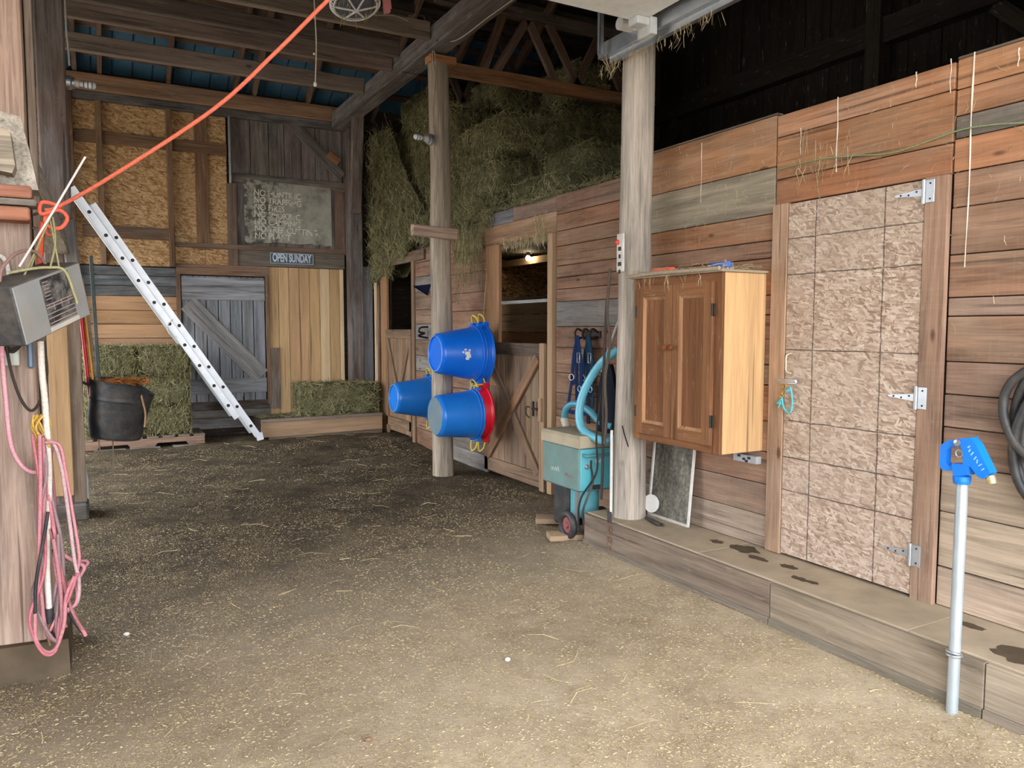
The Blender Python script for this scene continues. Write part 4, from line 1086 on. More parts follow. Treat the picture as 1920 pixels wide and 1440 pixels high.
# ================================================================== BUCKETS
def bucket(label, rim, axis, L, r_rim, r_bot, col, recess=True, back=0.0, skirt=True, handle=True, bottom_col=None, sticker=False, rope=(226, 200, 90)):
    """axis points from the rim to the bottom"""
    rim = Vector(rim); a = Vector(axis).normalized()
    t = thing('muck_bucket', label, 'bucket', tuple(rim - Vector((0, 0, r_rim))))
    mb = M(); pr = [(r_rim * 1.0, 0), (r_rim * .985, L * .12)]
    for i in range(1, 7): f = i / 6; pr.append((r_rim * .975 + (r_bot - r_rim * .975) * f, L * (.12 + .80 * f)))
    pr += [(r_bot * .97, L * .955), (r_bot * .92, L * .985), (r_bot * .88, L)]
    if recess: pr += [(r_bot * .84, L), (r_bot * .82, L * .965), (0, L * .96)]
    else: pr += [(0, L)]
    mb.lathe(pr, rim, a, 40)
    body = obj('body', mb, PLASTIC, t, col)
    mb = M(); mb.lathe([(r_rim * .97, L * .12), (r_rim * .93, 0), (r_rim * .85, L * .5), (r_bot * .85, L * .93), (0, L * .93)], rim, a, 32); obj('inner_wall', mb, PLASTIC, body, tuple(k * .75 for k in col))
    mb = M(); mb.torus(rim + a * .006, a, r_rim * 1.015, .011, 40, 8)
    if skirt: mb.torus(rim + a * L * .085, a, r_rim * 1.005, .007, 40, 6)
    obj('rim', mb, PLASTIC, t, col)
    if recess:
        mb = M(); mb.torus(rim + a * (L - .002), a, r_bot * .86, .0045, 36, 6); obj('foot_ring', mb, PLASTIC, body, (150, 170, 176))
    if bottom_col:
        mb = M(); mb.lathe([(r_bot * .9, L + .001), (r_bot * .88, L + .003), (0, L + .004)], rim, a, 36); obj('worn_base', mb, DUSTY, body, bottom_col)
    # grip lugs and rope handles at top and bottom of the rim
    for sg in (1, -1):
        c = rim + Vector((0, 0, sg * (r_rim * 1.03)))
        for dy in (-.07, .07):
            mb = M(); mb.ebox(c + Vector((-.02, dy - .018, -.022)), c + Vector((.035, dy + .018, .024)), .005); obj('handle_lug', mb, PLASTIC, t, col)
        if handle:
            mb = M(); h = .10 if sg > 0 else .12
            mb.tube(bez([c + Vector((0, -.07, 0)), c + Vector((-.015, -.055, sg * h * .7)), c + Vector((-.03, 0, sg * h)), c + Vector((-.015, .055, sg * h * .7)), c + Vector((0, .07, 0))]), .0075, 7)
            obj('rope_handle', mb, ROPE, t, rope)
    return t, body
BLU = (12, 110, 226); BLU2 = (28, 120, 214)
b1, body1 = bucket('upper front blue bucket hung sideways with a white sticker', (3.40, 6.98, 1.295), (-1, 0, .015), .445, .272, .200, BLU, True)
k = Vector((3.18, 6.98, 1.30))
mb = M(); rr = .243
for (da, dx, w, h) in ((.02, 0, .05, .03), (.14, .012, .045, .03), (.24, .0, .035, .022), (-.12, -.02, .022, .018), (-.10, .022, .02, .018), (-.02, -.045, .018, .018)):
    a0 = math.radians(200) + da
    dirv = Vector((0, math.sin(a0 + math.pi / 2) * -1, 0))
    ang = -1.25 + da
    c = Vector((3.195 + dx, 6.98 - rr * math.cos(ang + 1.2) , 1.30 - rr * math.sin(ang + 1.2)))
    nrm = Vector((-.16, -math.cos(ang + 1.2), -math.sin(ang + 1.2))).normalized(); u = Vector((1, 0, 0)); u = (u - nrm * u.dot(nrm)).normalized(); v_ = nrm.cross(u)
    R3 = Matrix((u, v_, nrm)).transposed(); mb.box(c, (w, h, .003), R3)
obj('sticker', mb, PAINT, body1, (226, 226, 220))
bucket('second blue bucket nested inside the upper front bucket', (3.475, 6.985, 1.295), (-1, 0, .015), .10, .285, .262, BLU, False)
bucket('lower front blue bucket with a worn grey base', (3.36, 6.93, .69), (-1, 0, .0), .43, .242, .205, BLU2, False, bottom_col=(96, 124, 138))
bucket('red bucket nested behind the lower front blue bucket', (3.445, 6.93, .705), (-1, 0, .0), .10, .268, .245, (214, 22, 44), False)
bucket('blue bucket hung on the far stall wall behind the log post', (3.63, 8.75, .70), (-1, 0, .03), .47, .252, .185, BLU2, True)
# hanging ropes on the wall
mb = M(); a = PX(913, 505, XS - .02); mb.tube([a, (3.49, 6.99, 1.60)], .006, 6); mb.lathe([(.012, 0), (.012, .03), (0, .03)], a, (-1, 0, 0), 8)
tag(obj('hanging_rope', mb, ROPE, None, (168, 140, 100)), 'thin rope from the wall holding the upper blue bucket', 'rope')
mb = M(); mb.tube(bez([(3.42, 6.96, 1.02), (3.38, 6.90, .985), (3.32, 6.9, .97), (3.29, 6.88, .945)]), .008, 7); mb.tube(bez([(3.50, 6.93, 1.02), (3.44, 6.88, .99), (3.36, 6.88, .985), (3.32, 6.86, .96)]), .008, 7)
tag(obj('hanging_rope', mb, ROPE, None, (214, 190, 96)), 'yellow rope ends knotted between the upper and lower buckets', 'rope')
for (yy, zz) in ((8.85, 2.12), (8.75, 1.62), (8.7, .98)):
    pass
# iron brackets on the far boards
mb = M(); p = PX(802, 545, XS - .02); mb.prism([(XS, p.y + .12, p.z + .08), (XS, p.y - .1, p.z + .08), (XS - .22, p.y - .02, p.z + .05), (XS - .02, p.y, p.z - .06)], (0, .02, 0)); tag(obj('shelf_bracket', mb, PLASTIC, None, (26, 32, 70)), 'dark blue bracket on the boards behind the log post', 'bracket')
mb = M(); p = PX(800, 622, XS - .02); mb.tube(bez([(XS, p.y, p.z + .06), (XS - .10, p.y, p.z + .05), (XS - .12, p.y, p.z), (XS - .05, p.y, p.z - .02), (XS - .13, p.y, p.z - .05), (XS, p.y, p.z - .08)]), .012, 8); tag(obj('iron_hook', mb, IRON), 'black iron hook on the boards behind the log post', 'hook')

# black tub hung on the left post
tubt = thing('rubber_tub', 'battered black tub of orange twine hung beside the left posts', 'tub', (.15, 7.35, .6))
c0 = Vector((.16, 7.38, .615)); ax = Vector((.13, -.05, 1)).normalized()
mb = M(); n = 40; prof = [(.02, 0), (.195, 0), (.205, .02), (.222, .16), (.235, .32), (.240, .335), (.236, .36), (.246, .47), (.252, .49), (.240, .49), (.225, .33), (.20, .03), (.0, .028)]
mb.lathe(prof, c0, ax, n)
for i, v in enumerate(mb.v):                      # the wall sags and is torn on the right
    q = v - c0; h = q.dot(ax)
    if q.x > .12 and h > .05: v.x += -.02 * h + .05 * (h - .2); v.z -= .06 * max(0, (q.x - .12)) / .12 * (h / .49)
    v.x += .010 * mnoise.noise(v * 6)
tb_ = obj('body', mb, RUBBER, tubt)
mb = M(); mb.tube(bez([c0 + Vector((.21, -.13, .40)), c0 + Vector((.20, -.22, .36)), c0 + Vector((.225, -.23, .22)), c0 + Vector((.215, -.22, .10))]), .008, 8); obj('rope_handle', mb, ROPE, tubt, (168, 134, 104))
mb = M()
ribbons(mb, 260, lambda: (c0 + ax * U(.45, .505) + Vector((U(-.2, .2), U(-.2, .2), -.0)), (U(-1, 1), U(-1, 1), U(-.2, .2)), U(.05, .14)), (.004, .008)); stuff(obj('orange_twine', mb, plain('orange_twine', (176, 110, 48), .9), tubt))
mb = M(); mb.tube([c0 + ax * .46 + Vector((-.24, 0, 0)), (-.12, 7.4, 1.12)], .012, 8); mb.ebox((-.13, 7.34, 1.06), (-.07, 7.44, 1.13), .01); obj('hanger', mb, RUBBER, tubt)

# long-handled tools leaning behind the left post
for (nm, pts, r, col, lab) in (('long_tool', (152, -.005), .017, (206, 34, 34), 'red tool handle standing in the black tub'),
                               ('long_tool', (160, .03), .012, (226, 164, 60), 'yellow tool handle standing in the black tub'),
                               ('long_tool', (164, .07), .012, (150, 132, 112), 'bare wooden tool handle standing in the black tub')):
    a = PY(pts[0], 590, 7.46); e = Vector((pts[1], 7.40, .70)); dd = (e - a).normalized(); a2 = a - dd * .30
    mb = M(); mb.tube([a2, (a2 + e) / 2, e], r, 10); tag(obj(nm, mb, PLASTIC if col[0] > 200 else W_ROUGH, None, col), lab, 'tool')
a = PY(168, 560, 8.1); b = PY(177, 700, 8.1)
plank('green_board', (.06, 7.50, .70), (PY(172, 520, 7.55).x, 7.55, PY(172, 480, 7.55).z), .03, .03, PAINT, None, (44, 68, 66), (1, 0, 0))
tag(COL.objects['green_board'], 'dark green slat standing with the tool handles in the black tub', 'board')
mb = M(); q = PY(160, 900, 7.3); mb.lathe([(.0, 0), (.02, 0), (.026, .06), (.026, .22), (.018, .26), (.016, .34), (0, .36)], (q.x, 7.35, .06), (0, 0, 1), 14); tag(obj('caulk_tube', mb, PLASTIC, None, (196, 200, 206)), 'pale plastic tube standing at the foot of the dark left post', 'tube')
mb = M(); q = PY(178, 830, 7.35)
mb.tube(bez([(.03, 7.3, .62), (.05, 7.28, .40), (.09, 7.27, .26), (.13, 7.28, .34), (.135, 7.3, .60)]), .006, 6); tag(obj('twine_strand', mb, ROPE, None, (150, 128, 108)), 'loop of twine hanging under the black tub', 'twine')

# ================================================================== BULB HOLDERS
def bulb_holder(p, dr, label):
    p = Vector(p); dr = Vector(dr).normalized(); t = thing('bulb_holder', label, 'lamp', tuple(p))
    mb = M(); mb.lathe([(0, 0), (.055, 0), (.055, .03), (.045, .04), (.045, .055), (0, .055)], p, dr, 20); obj('base', mb, METAL, t)
    mb = M(); mb.lathe([(.028, .055), (.028, .085), (.022, .09)], p, dr, 16); obj('socket', mb, DUSTY, t, (214, 210, 200))
    mb = M(); mb.lathe([(.018, .09), (.022, .11), (.027, .15), (.027, .19), (.018, .205), (0, .21)], p, dr, 16); obj('bulb', mb, GLASSY, t)
    mb = M()
    for i in range(3): mb.torus(p + dr * (.12 + .03 * i), dr, .0275, .004, 16, 6)
    obj('bulb_collar', mb, DUSTY, t, (90, 92, 96))
q = PY(118, 150, 7.2); bulb_holder((-.095, 7.25, q.z), (1, -.1, -.03), 'unlit bulb holder on the dark left post')
q = PX(803, 266, 3.10); bulb_holder((3.10, 7.36, q.z), (-1, -.15, .02), 'unlit bulb holder on the far log post')
mb = M(); z_ = q.z
mb.tube(bez([(3.13, 7.32, z_ - .25), (3.10, 7.32, z_ - .12), (3.115, 7.33, z_), (3.10, 7.33, z_ + .25), (3.12, 7.315, z_ + .6), (3.10, 7.32, 4.2), (3.09, 7.30, 4.45)]), .006, 6)
mb.tube(bez([(3.135, 7.31, z_ + .05), (3.15, 7.315, z_ + .3), (3.12, 7.31, z_ + .8), (3.10, 7.30, 4.3)]), .005, 6)
mb.tube(bez([(3.09, 7.30, 4.45), (2.7, 7.21, 4.53), (2.4, 7.21, 4.50), (2.05, 7.20, 4.56), (1.2, 7.2, 4.56), (.6, 7.2, 4.50)]), .006, 6)
mb.tube(bez([(3.10, 7.30, 4.42), (3.16, 6.9, 4.29), (3.18, 6.2, 4.285), (3.2, 5.4, 4.28), (3.2, 4.8, 4.28)]), .006, 6)
tag(obj('cable', mb, ROPE, None, (176, 164, 146)), 'pale cable climbing the far log post and along the timbers', 'cable')

# caged work lamp under the ceiling
LY = 5.95
cl = thing('caged_lamp', 'dusty white caged lamp head hanging under the joists', 'lamp', tuple(PY(663, 20, LY)))
c = PY(664, -4, LY)
ax = Vector((.05, -.30, -1)).normalized()
mb = M(); mb.lathe([(.0, -.10), (.10, -.10), (.165, -.05), (.185, .0), (.185, .035), (.170, .035), (.165, .0), (0, -.01)], c, ax, 32); obj('housing', mb, PAINT, cl, (238, 240, 242))
mb = M(); mb.lathe([(.165, .036), (.16, .06), (.12, .085), (0, .1)], c, ax, 28); obj('lens', mb, plain('dusty_lens', (88, 92, 98), .4, 0, .5, .15, 10), cl)
mb = M(); mb.torus(c + ax * .05, ax, .186, .010, 36, 8); mb.torus(c + ax * .075, ax, .165, .007, 36, 6)
u = ax.orthogonal().normalized(); w = ax.cross(u)
for i in range(36):
    a = 2 * math.pi * i / 36; dv = u * math.cos(a) + w * math.sin(a)
    mb.tube([c + dv * .186 + ax * .0, c + dv * .19 + ax * .05, c + dv * .165 + ax * .08], .0045, 5)
for i in range(3):
    a = math.pi * i / 3; dv = u * math.cos(a) + w * math.sin(a)
    mb.tube([c + dv * .165 + ax * .075, c + ax * .115, c - dv * .165 + ax * .075], .008, 6)
obj('cage', mb, PAINT, cl, (236, 238, 242))
mb = M()
for i in range(5): q = c + Vector((.20 + U(-.02, .03), -.03 + U(-.02, .02), U(-.06, .07))); mb.prism([q, q + Vector((.05, 0, .03)), q + Vector((.06, 0, -.04)), q + Vector((.01, 0, -.06))], (0, .004, 0))
obj('pink_tag', mb, PAINT, cl, (232, 150, 158))
mb = M(); mb.tube([c - ax * .1, (c.x, c.y + .1, 4.42)], .02, 8); obj('hanger', mb, METAL, cl)
mb = M(); ribbons(mb, 60, lambda: (c + ax * .09 + u * U(-.16, .16) + w * U(-.16, .16), (U(-.3, .3), U(-.3, .3), -1), U(.05, .14)), (.003, .006)); stuff(obj('cobweb', mb, STRAW, cl))
# pull string
mb = M(); a = PY(589, 0, 5.9); b = PY(591, 158, 5.9); mb.tube(bez([(a.x, 5.9, 4.40), a, (a.x + .01, 5.9, (a.z + b.z) / 2), b]), .004, 6); mb.ball(b, .014, 10, (1, 1, 1.4)); q = PY(589, 101, 5.9); mb.ball(q, .009, 8)
tag(obj('pull_string', mb, ROPE, None, (226, 216, 200)), 'knotted white pull string hanging in front of the joists', 'string')
# overhead door, its track and roller
od = thing('overhead_door', 'open white overhead door panel lying flat under the ceiling', 'garage door', (.6, 2.2, 3.4))
mb = M(); mb.ebox((-2.2, -.6, 3.40), (3.0, 3.86, 3.45), .008); obj('panel', mb, plain('white_door_paint', (236, 240, 242), .5, 0, .4, .05, 14, 0, False, (190, 182, 166), .25), od)
for yy in (1.35, 2.2, 3.05):
    mb = M(); mb.ebox((-2.2, yy - .006, 3.396), (3.0, yy + .006, 3.40), .001); obj('panel_seam', mb, DUSTY, od, (150, 156, 158))
mb = M(); mb.ebox((2.90, 3.76, 3.352), (3.03, 3.85, 3.398), .004); mb.ebox((2.985, 3.74, 3.30), (3.035, 3.87, 3.40), .004); obj('corner_bracket', mb, DUSTY, od, (214, 220, 222))
mb = M(); mb.tube([(2.96, 4.02, 3.445), (3.10, 4.02, 3.445)], .04, 16); mb.tube([(3.0, 3.86, 3.38), (3.06, 3.99, 3.42)], .014, 8); obj('roller', mb, DUSTY, od, (226, 228, 226))
tk = thing('door_track', 'galvanised overhead door track crossing the near log post', 'track', (3.1, 2.5, 3.35))
mb = M()
prof = [(3.075, 3.385), (3.075, 3.395), (3.06, 3.40), (3.06, 3.325), (3.10, 3.32), (3.115, 3.33), (3.115, 3.322), (3.10, 3.312), (3.052, 3.317), (3.052, 3.408), (3.08, 3.403), (3.083, 3.385)]
mb.prism([(a, -.6, b) for a, b in prof], (0, 4.98, .03)); obj('rail', mb, METAL, tk)
mb = M(); mb.ebox((3.085, -.6, 3.30), (3.12, 4.30, 3.306), .001); mb.ebox((3.088, -.6, 3.306), (3.092, 4.30, 3.40), .001); obj('rail_angle', mb, METAL, tk)
mb = M(); mb.ebox((2.99, 4.27, 3.34), (3.02, 4.274, 4.2), .0005); mb.ebox((2.99, 4.27, 3.34), (2.994, 4.30, 4.2), .0005)
for i in range(14): mb.tube([(3.005, 4.268, 3.42 + i * .055), (3.005, 4.277, 3.42 + i * .055)], .006, 6)
obj('hanger_strap', mb, METAL, tk)
mb = M(); ribbons(mb, 130, lambda: ((U(3.02, 3.16), U(3.3, 4.4), 3.29 - abs(random.gauss(0, .03))), (U(-.5, .5), U(-.5, .5), -1), U(.03, .10)), (.002, .004)); stuff(obj('hay_wisp', mb, STRAW, tk))

# ================================================================== CABINET
cab = thing('hanging_cabinet', 'brown wooden two door cabinet hung on the tack room wall', 'cabinet', (3.25, 3.6, .83))
cx0, cx1, cy0, cy1, cz0, cz1 = 3.09, XT - .005, 3.21, 3.995, .835, 1.862
mb = M()
mb.ebox((cx0 + .02, cy1 - .02, cz0), (cx1, cy1, cz1), .002); mb.ebox((cx0 + .02, cy0 + .02, cz0), (cx1, cy1 - .02, cz0 + .02), .002); mb.ebox((cx0 + .02, cy0 + .02, cz1 - .02), (cx1, cy1 - .02, cz1), .002); mb.ebox((cx1 - .012, cy0 + .02, cz0), (cx1, cy1 - .02, cz1), .002)
obj('carcass', mb, W_CAB, cab, (150, 98, 58), None, VERT)
mb = M(); mb.ebox((cx0, cy0, cz0), (cx1, cy0 + .022, cz1), .003); obj('side_panel', mb, W_PINE, cab, (226, 172, 108), None, VERT)  # paler colour paints in the doorway light falling on this side
CB = (150, 92, 52)
fx = cx0 + .008
for (y_, w) in ((cy0 + .035, .07), (cy1 - .03, .06)): plank('face_stile', (fx, y_, cz0), (fx, y_, cz1), w, .02, W_CAB, cab, CB, (0, 1, 0))
plank('face_rail', (fx, cy0 + .07, cz1 - .03), (fx, cy1 - .06, cz1 - .03), .06, .02, W_CAB, cab, CB)
plank('face_rail', (fx, cy0 + .07, cz0 + .028), (fx, cy1 - .06, cz0 + .028), .056, .02, W_CAB, cab, CB)
ym = (cy0 + .07 + cy1 - .06) / 2
for (ya, yb, hinge) in ((cy0 + .06, ym - .002, cy0 + .055), (ym + .002, cy1 - .05, cy1 - .045)):
    dz0_, dz1_ = cz0 + .045, cz1 - .05
    mb = M(); mb.ebox((cx0 - .012, ya, dz0_), (cx0 + .004, yb, dz1_), .002); dr = obj('door', mb, W_CAB, cab, (138, 84, 46), None, VERT)
    fx2 = cx0 - .018
    for yy in (ya + .032, yb - .032): plank('door_stile', (fx2, yy, dz0_), (fx2, yy, dz1_), .064, .014, W_CAB, dr, (154, 98, 56), (0, 1, 0))
    for zz in (dz0_ + .035, dz1_ - .035): plank('door_rail', (fx2, ya + .064, zz), (fx2, yb - .064, zz), .07, .014, W_CAB, dr, (150, 94, 54))
    mb = M()
    iy0, iy1, iz0, iz1 = ya + .064, yb - .064, dz0_ + .07, dz1_ - .07
    for (a, b, m_) in (((iy0, iz0), (iy0 + .018, iz1), 0), ((iy1 - .018, iz0), (iy1, iz1), 1), ((iy0, iz0), (iy1, iz0 + .018), 2), ((iy0, iz1 - .018), (iy1, iz1), 3)):
        # bevelled moulding around the panel
        if m_ == 0: mb.prism([(cx0 - .025, iy0, iz0), (cx0 - .012, iy0 + .018, iz0), (cx0 - .010, iy0, iz0)], (0, 0, iz1 - iz0))
        elif m_ == 1: mb.prism([(cx0 - .025, iy1, iz0), (cx0 - .010, iy1, iz0), (cx0 - .012, iy1 - .018, iz0)], (0, 0, iz1 - iz0))
        elif m_ == 2: mb.prism([(cx0 - .025, iy0, iz0), (cx0 - .010, iy0, iz0), (cx0 - .012, iy0, iz0 + .018)], (0, iy1 - iy0, 0))
        else: mb.prism([(cx0 - .025, iy0, iz1), (cx0 - .012, iy0, iz1 - .018), (cx0 - .010, iy0, iz1)], (0, iy1 - iy0, 0))
    obj('panel_moulding', mb, W_CAB, dr, (186, 130, 84), None, VERT)
    yk = (yb - .02) if hinge < ym else (ya + .02)
    mb = M(); mb.lathe([(.008, 0), (.007, .014), (.015, .022), (.019, .032), (.016, .042), (0, .046)], (cx0 - .024, yk, cz0 + .60), (-1, 0, 0), 16); obj('knob', mb, W_CAB, dr, (140, 72, 34))
    for zz in (dz0_ + .14, dz1_ - .16):
        mb = M(); mb.ebox((cx0 - .020, hinge - .016, zz - .035), (cx0 - .012, hinge + .016, zz + .035), .002); mb.tube([(cx0 - .024, hinge, zz - .036), (cx0 - .024, hinge, zz + .036)], .006, 8); obj('hinge', mb, IRON, dr)
mb = M(); mb.ebox((cx0 - .03, cy0 - .02, cz1), (cx1, cy1 + .02, cz1 + .014), .004); obj('top_board', mb, CONC, cab, (168, 150, 128))
for k_ in range(2):
    pass
mb = M(); mb.tube(bez([(cx0 - .04, cy1 + .02, cz1 + .016), (cx0 - .045, 3.7, cz1 + .022), (cx0 - .04, 3.45, cz1 + .018), (cx0 - .03, cy0, cz1 + .018)]), .012, 8)
ro = obj('frayed_rope', mb, ROPE, None, (170, 156, 138)); tag(ro, 'frayed grey rope lying along the cabinet top edge', 'rope')
mb = M()
ribbons(mb, 420, lambda: ((U(cx0 - .03, cx1 - .02), U(cy0, cy1), cz1 + .018 + abs(random.gauss(0, .018))), (U(-1, 1), U(-1, 1), U(-.25, .35)), U(.04, .13)), (.002, .004))
ribbons(mb, 26, lambda: ((cx0 - .04, U(cy0 + .05, cy1), cz1 - U(0, .05)), (0, U(-.4, .4), -1), U(.04, .11)), (.002, .004))
o = obj('loose_hay', mb, STRAW); stuff(o); tag(o, 'wisps of straw scattered over the cabinet top', 'hay')
def brush(label, c, L, col, rz, bristle):
    t = thing('grooming_brush', label, 'brush', c); Rm = Matrix.Rotation(rz, 3, 'Z'); c = Vector(c)
    mb = M(); n = 24; ring = []
    for i in range(n):
        a = 2 * math.pi * i / n; ca, sa = math.cos(a), math.sin(a)
        ring.append(Rm @ Vector((math.copysign(abs(ca) ** .6, ca) * L / 2, math.copysign(abs(sa) ** .8, sa) * .036, 0)) + c + Vector((0, 0, .018)))
    mb.prism(ring, (0, 0, .022)); mb.prism([c + (p - c) * .88 + Vector((0, 0, .040 - .018 * .12)) for p in [Vector((q.x, q.y, c.z)) for q in ring]], (0, 0, .010)); obj('brush_back', mb, DUSTY, t, col)
    mb = M(); ribbons(mb, 260, lambda: (c + Rm @ Vector((U(-.46, .46) * L, U(-.03, .03), .010)), (U(-.15, .15), U(-.15, .15), 1), .018), (.003, .005)); stuff(obj('bristles', mb, ROPE, t, bristle))
brush('orange grooming brush on the cabinet top', (3.16, 3.80, cz1 + .014), .20, (232, 104, 66), R90 + .12, (180, 150, 110))
brush('blue grooming brush on the cabinet top', (3.18, 3.33, cz1 + .014), .19, (30, 104, 206), R90 - .15, (210, 210, 200))

# socket plate under the cabinet
e0 = PX(1388, 858, XT); e1 = PX(1434, 868, XT)
sk = thing('socket_plate', 'chipped grey metal box on the wall under the cabinet', 'electrical box', (XT - .02, 3.24, .74))
mb = M(); mb.ebox((XT - .05, 3.215, .755), (XT - .006, 3.40, .80), .003); obj('box', mb, DUSTY, sk, (176, 180, 188))
mb = M()
for (yy, zz) in ((3.27, .785), (3.31, .775), (3.35, .79), (3.29, .765)): mb.ebox((XT - .053, yy - .01, zz - .007), (XT - .049, yy + .012, zz + .007), .001)
obj('slot', mb, IRON, sk)

# ================================================================== NEAR LOG POST FITTINGS
q0 = PX(1171, 437, 3.10); q1 = PX(1178, 508, 3.10)
th = thing('post_gauge', 'narrow white gauge strip with a red knob on the near log post', 'gauge', (3.10, 4.17, q1.z))
mb = M(); mb.ebox((3.092, 4.135, q1.z), (3.108, 4.205, q0.z), .003); obj('strip', mb, DUSTY, th, (222, 220, 214))
mb = M(); mb.ball((3.085, 4.19, q0.z - .055), .018, 12); obj('knob', mb, PLASTIC, th, (214, 74, 66))
mb = M()
for (zz, w) in ((.10, .03), (.15, .02), (.20, .035), (.25, .02)): mb.ebox((3.089, 4.17 - w / 2, q0.z - zz - .012), (3.093, 4.17 + w / 2, q0.z - zz + .014), .001)
obj('markings', mb, IRON, th)
mb = M(); a = PX(1155, 808, 3.09); b = PX(1152, 966, 3.09); mb.tube([(3.085, 4.23, a.z), (3.085, 4.23, b.z)], .010, 8); tag(obj('cable_guard', mb, PLASTIC, None, (214, 214, 210)), 'thin white plastic guard strip down the near log post', 'strip')
ch = thing('hook_chain', 'short rusty chain and hook hanging at the step edge', 'chain', (3.0, 4.02, .1))
mb = M(); mb.ebox((2.985, 4.10, .255), (3.0, 4.14, .33), .004); obj('strap_end', mb, RUBBER, ch)
mb = M()
for i in range(5): mb.torus((2.99, 4.12, .238 - i * .032), (1, 0, 0) if i % 2 else (0, 1, 0), .017, .004, 14, 6)
mb.tube([(2.99, 4.12, .085), (2.99, 4.12, .02)], .005, 6); obj('link', mb, plain('rusty_chain', (134, 104, 84), .6, .5), ch)
# hanging straps on the shaded side of the near post
for (lab, pts, r, col) in (('grey strap hanging behind the near log post', [(3.10, 4.32, 1.75), (3.09, 4.33, 1.4), (3.09, 4.34, 1.0), (3.09, 4.34, .62), (3.08, 4.34, .36)], .010, (66, 60, 56)),
                           ('black cord hanging beside the turquoise machine', [(3.12, 4.33, 1.3), (3.08, 4.36, 1.05), (3.05, 4.36, .8), (3.06, 4.37, .55), (2.99, 4.46, .35), (2.98, 4.47, .16), (3.02, 4.46, .10), (3.06, 4.46, .18)], .007, (48, 46, 46)),
                           ('twisted lead rope hanging on the near log post', [(3.11, 4.30, 1.95), (3.10, 4.32, 1.65), (3.12, 4.31, 1.45), (3.09, 4.32, 1.2), (3.11, 4.33, .95), (3.09, 4.32, .75)], .011, (92, 82, 74)),
                           ('thin black wire slanting across the near log post', [(3.09, 4.12, .90), (3.085, 4.08, .83), (3.05, 4.0, .78)], .004, (40, 38, 38))):
    mb = M(); mb.tube(bez(pts), r, 7); tag(obj('strap', mb, ROPE, None, col), lab, 'strap')

# dirty framed pane leaning under the cabinet
sc = thing('framed_pane', 'dirty framed window pane leaning on the wall under the cabinet', 'window pane', (3.33, 3.9, .262))
ya, yb, za, zb = 3.75, 4.15, .265, .80
tilt = .05
def sp_(y, z, o=0): return Vector((3.35 + (z - za) / (zb - za) * tilt + o, y, z))
s = NT('dirty_pane'); co = s.coords(False); n1 = s.noise(s.scale(co, (1, 14, 5)), 1, 6, .75); n2 = s.noise(co, 40, 4, .7)
c_ = s.ramp(s.math('ADD', s.math('MULTIPLY', n1, .6), s.math('MULTIPLY', n2, .4)), [(.36, lin(56, 54, 50)), (.5, lin(104, 100, 90)), (.66, lin(158, 152, 138))])
mb = M(); mb.prism([sp_(ya, za), sp_(yb, za), sp_(yb, zb), sp_(ya, zb)], (.006, 0, 0)); obj('pane', mb, s.done(c_, .6), sc)
for (a, b) in (((ya, za), (ya, zb)), ((yb, za), (yb, zb)), ((ya, za + .006), (yb, za + .006)), ((ya, zb), (yb, zb))):
    plank('frame_bar', sp_(*a, -.004), sp_(*b, -.004), .018, .014, DUSTY, sc, (216, 214, 208), (0, 1, 0) if a[0] == b[0] else (0, 0, 1), .002)
mb = M(); mb.tube([(3.22, 4.02, .285), (3.20, 3.86, .275)], .012, 6); mb.tube([(3.25, 4.02, .275), (3.22, 3.84, .272)], .010, 6); tag(obj('scrap_sticks', mb, RUBBER), 'two black sticks lying on the step by the pane', 'stick')
mb = M(); mb.lathe([(.06, 0), (.062, .012), (0, .014)], (3.315, 4.075, .36), (-1, -.2, .1), 24); tag(obj('white_disc', mb, PLASTIC, None, (226, 226, 222)), 'white plastic disc propped beside the near log post', 'disc')

# ================================================================== TURQUOISE MACHINE WITH HOSE
mc = thing('grooming_vacuum', 'turquoise boxy vacuum machine on wheels with a light blue hose', 'vacuum', (3.14, 4.75, 0))
TQ = (92, 158, 164)
mx0, mx1, my0, my1 = 3.0, 3.30, 4.50, 5.0
mz0, mz1 = .385, .70
mb = M(); mb.ebox((mx0, my0, mz0), (mx1, my1, mz1), .012); obj('housing', mb, PAINT, mc, (110, 142, 138))
mb = M(); mb.ebox((mx0 + .012, my0 - .006, mz0 + .008), (mx1 - .012, my0 + .002, mz1 - .01), .003); fp = obj('front_panel', mb, PAINT, mc, (92, 186, 200))
mb = M()
mb.prism([(mx0 - .006, my0 - .010, mz1), (mx0 - .006, my0 - .010, mz1 + .065), (mx0 + .015, my0 + .01, mz1 + .085), (mx1 - .01, my0 + .01, mz1 + .085), (mx1 + .006, my0 - .010, mz1 + .065), (mx1 + .006, my0 - .010, mz1)], (0, my1 - my0 + .02, 0)); obj('lid', mb, DUSTY, mc, (178, 166, 142))
mb = M(); mb.tube(bez([(mx0 + .03, my0 - .012, mz1 - .045), (mx0 + .03, my0 - .045, mz1 - .05), (mx0 + .08, my0 - .05, mz1 - .05), (mx1 - .05, my0 - .05, mz1 - .05), (mx1 - .02, my0 - .012, mz1 - .045)]), .010, 8); obj('handle_bar', mb, PAINT, mc, (80, 150, 164))
mb = M(); mb.ebox((mx0 + .115, my0 - .010, mz0 + .012), (mx0 + .18, my0 - .004, mz0 + .045), .002); obj('vent_slot', mb, RUBBER, mc)
mb = M(); mb.ebox((mx0 + .09, my0 - .012, mz1 - .15), (mx0 + .105, my0 - .004, mz1 - .09), .002); obj('switch', mb, RUBBER, mc)
mb = M(); mb.lathe([(.018, 0), (.018, .014), (.012, .02), (0, .02)], (mx0 + .06, my0 - .004, mz1 - .135), (0, -1, 0), 14); obj('dial', mb, METAL, mc)
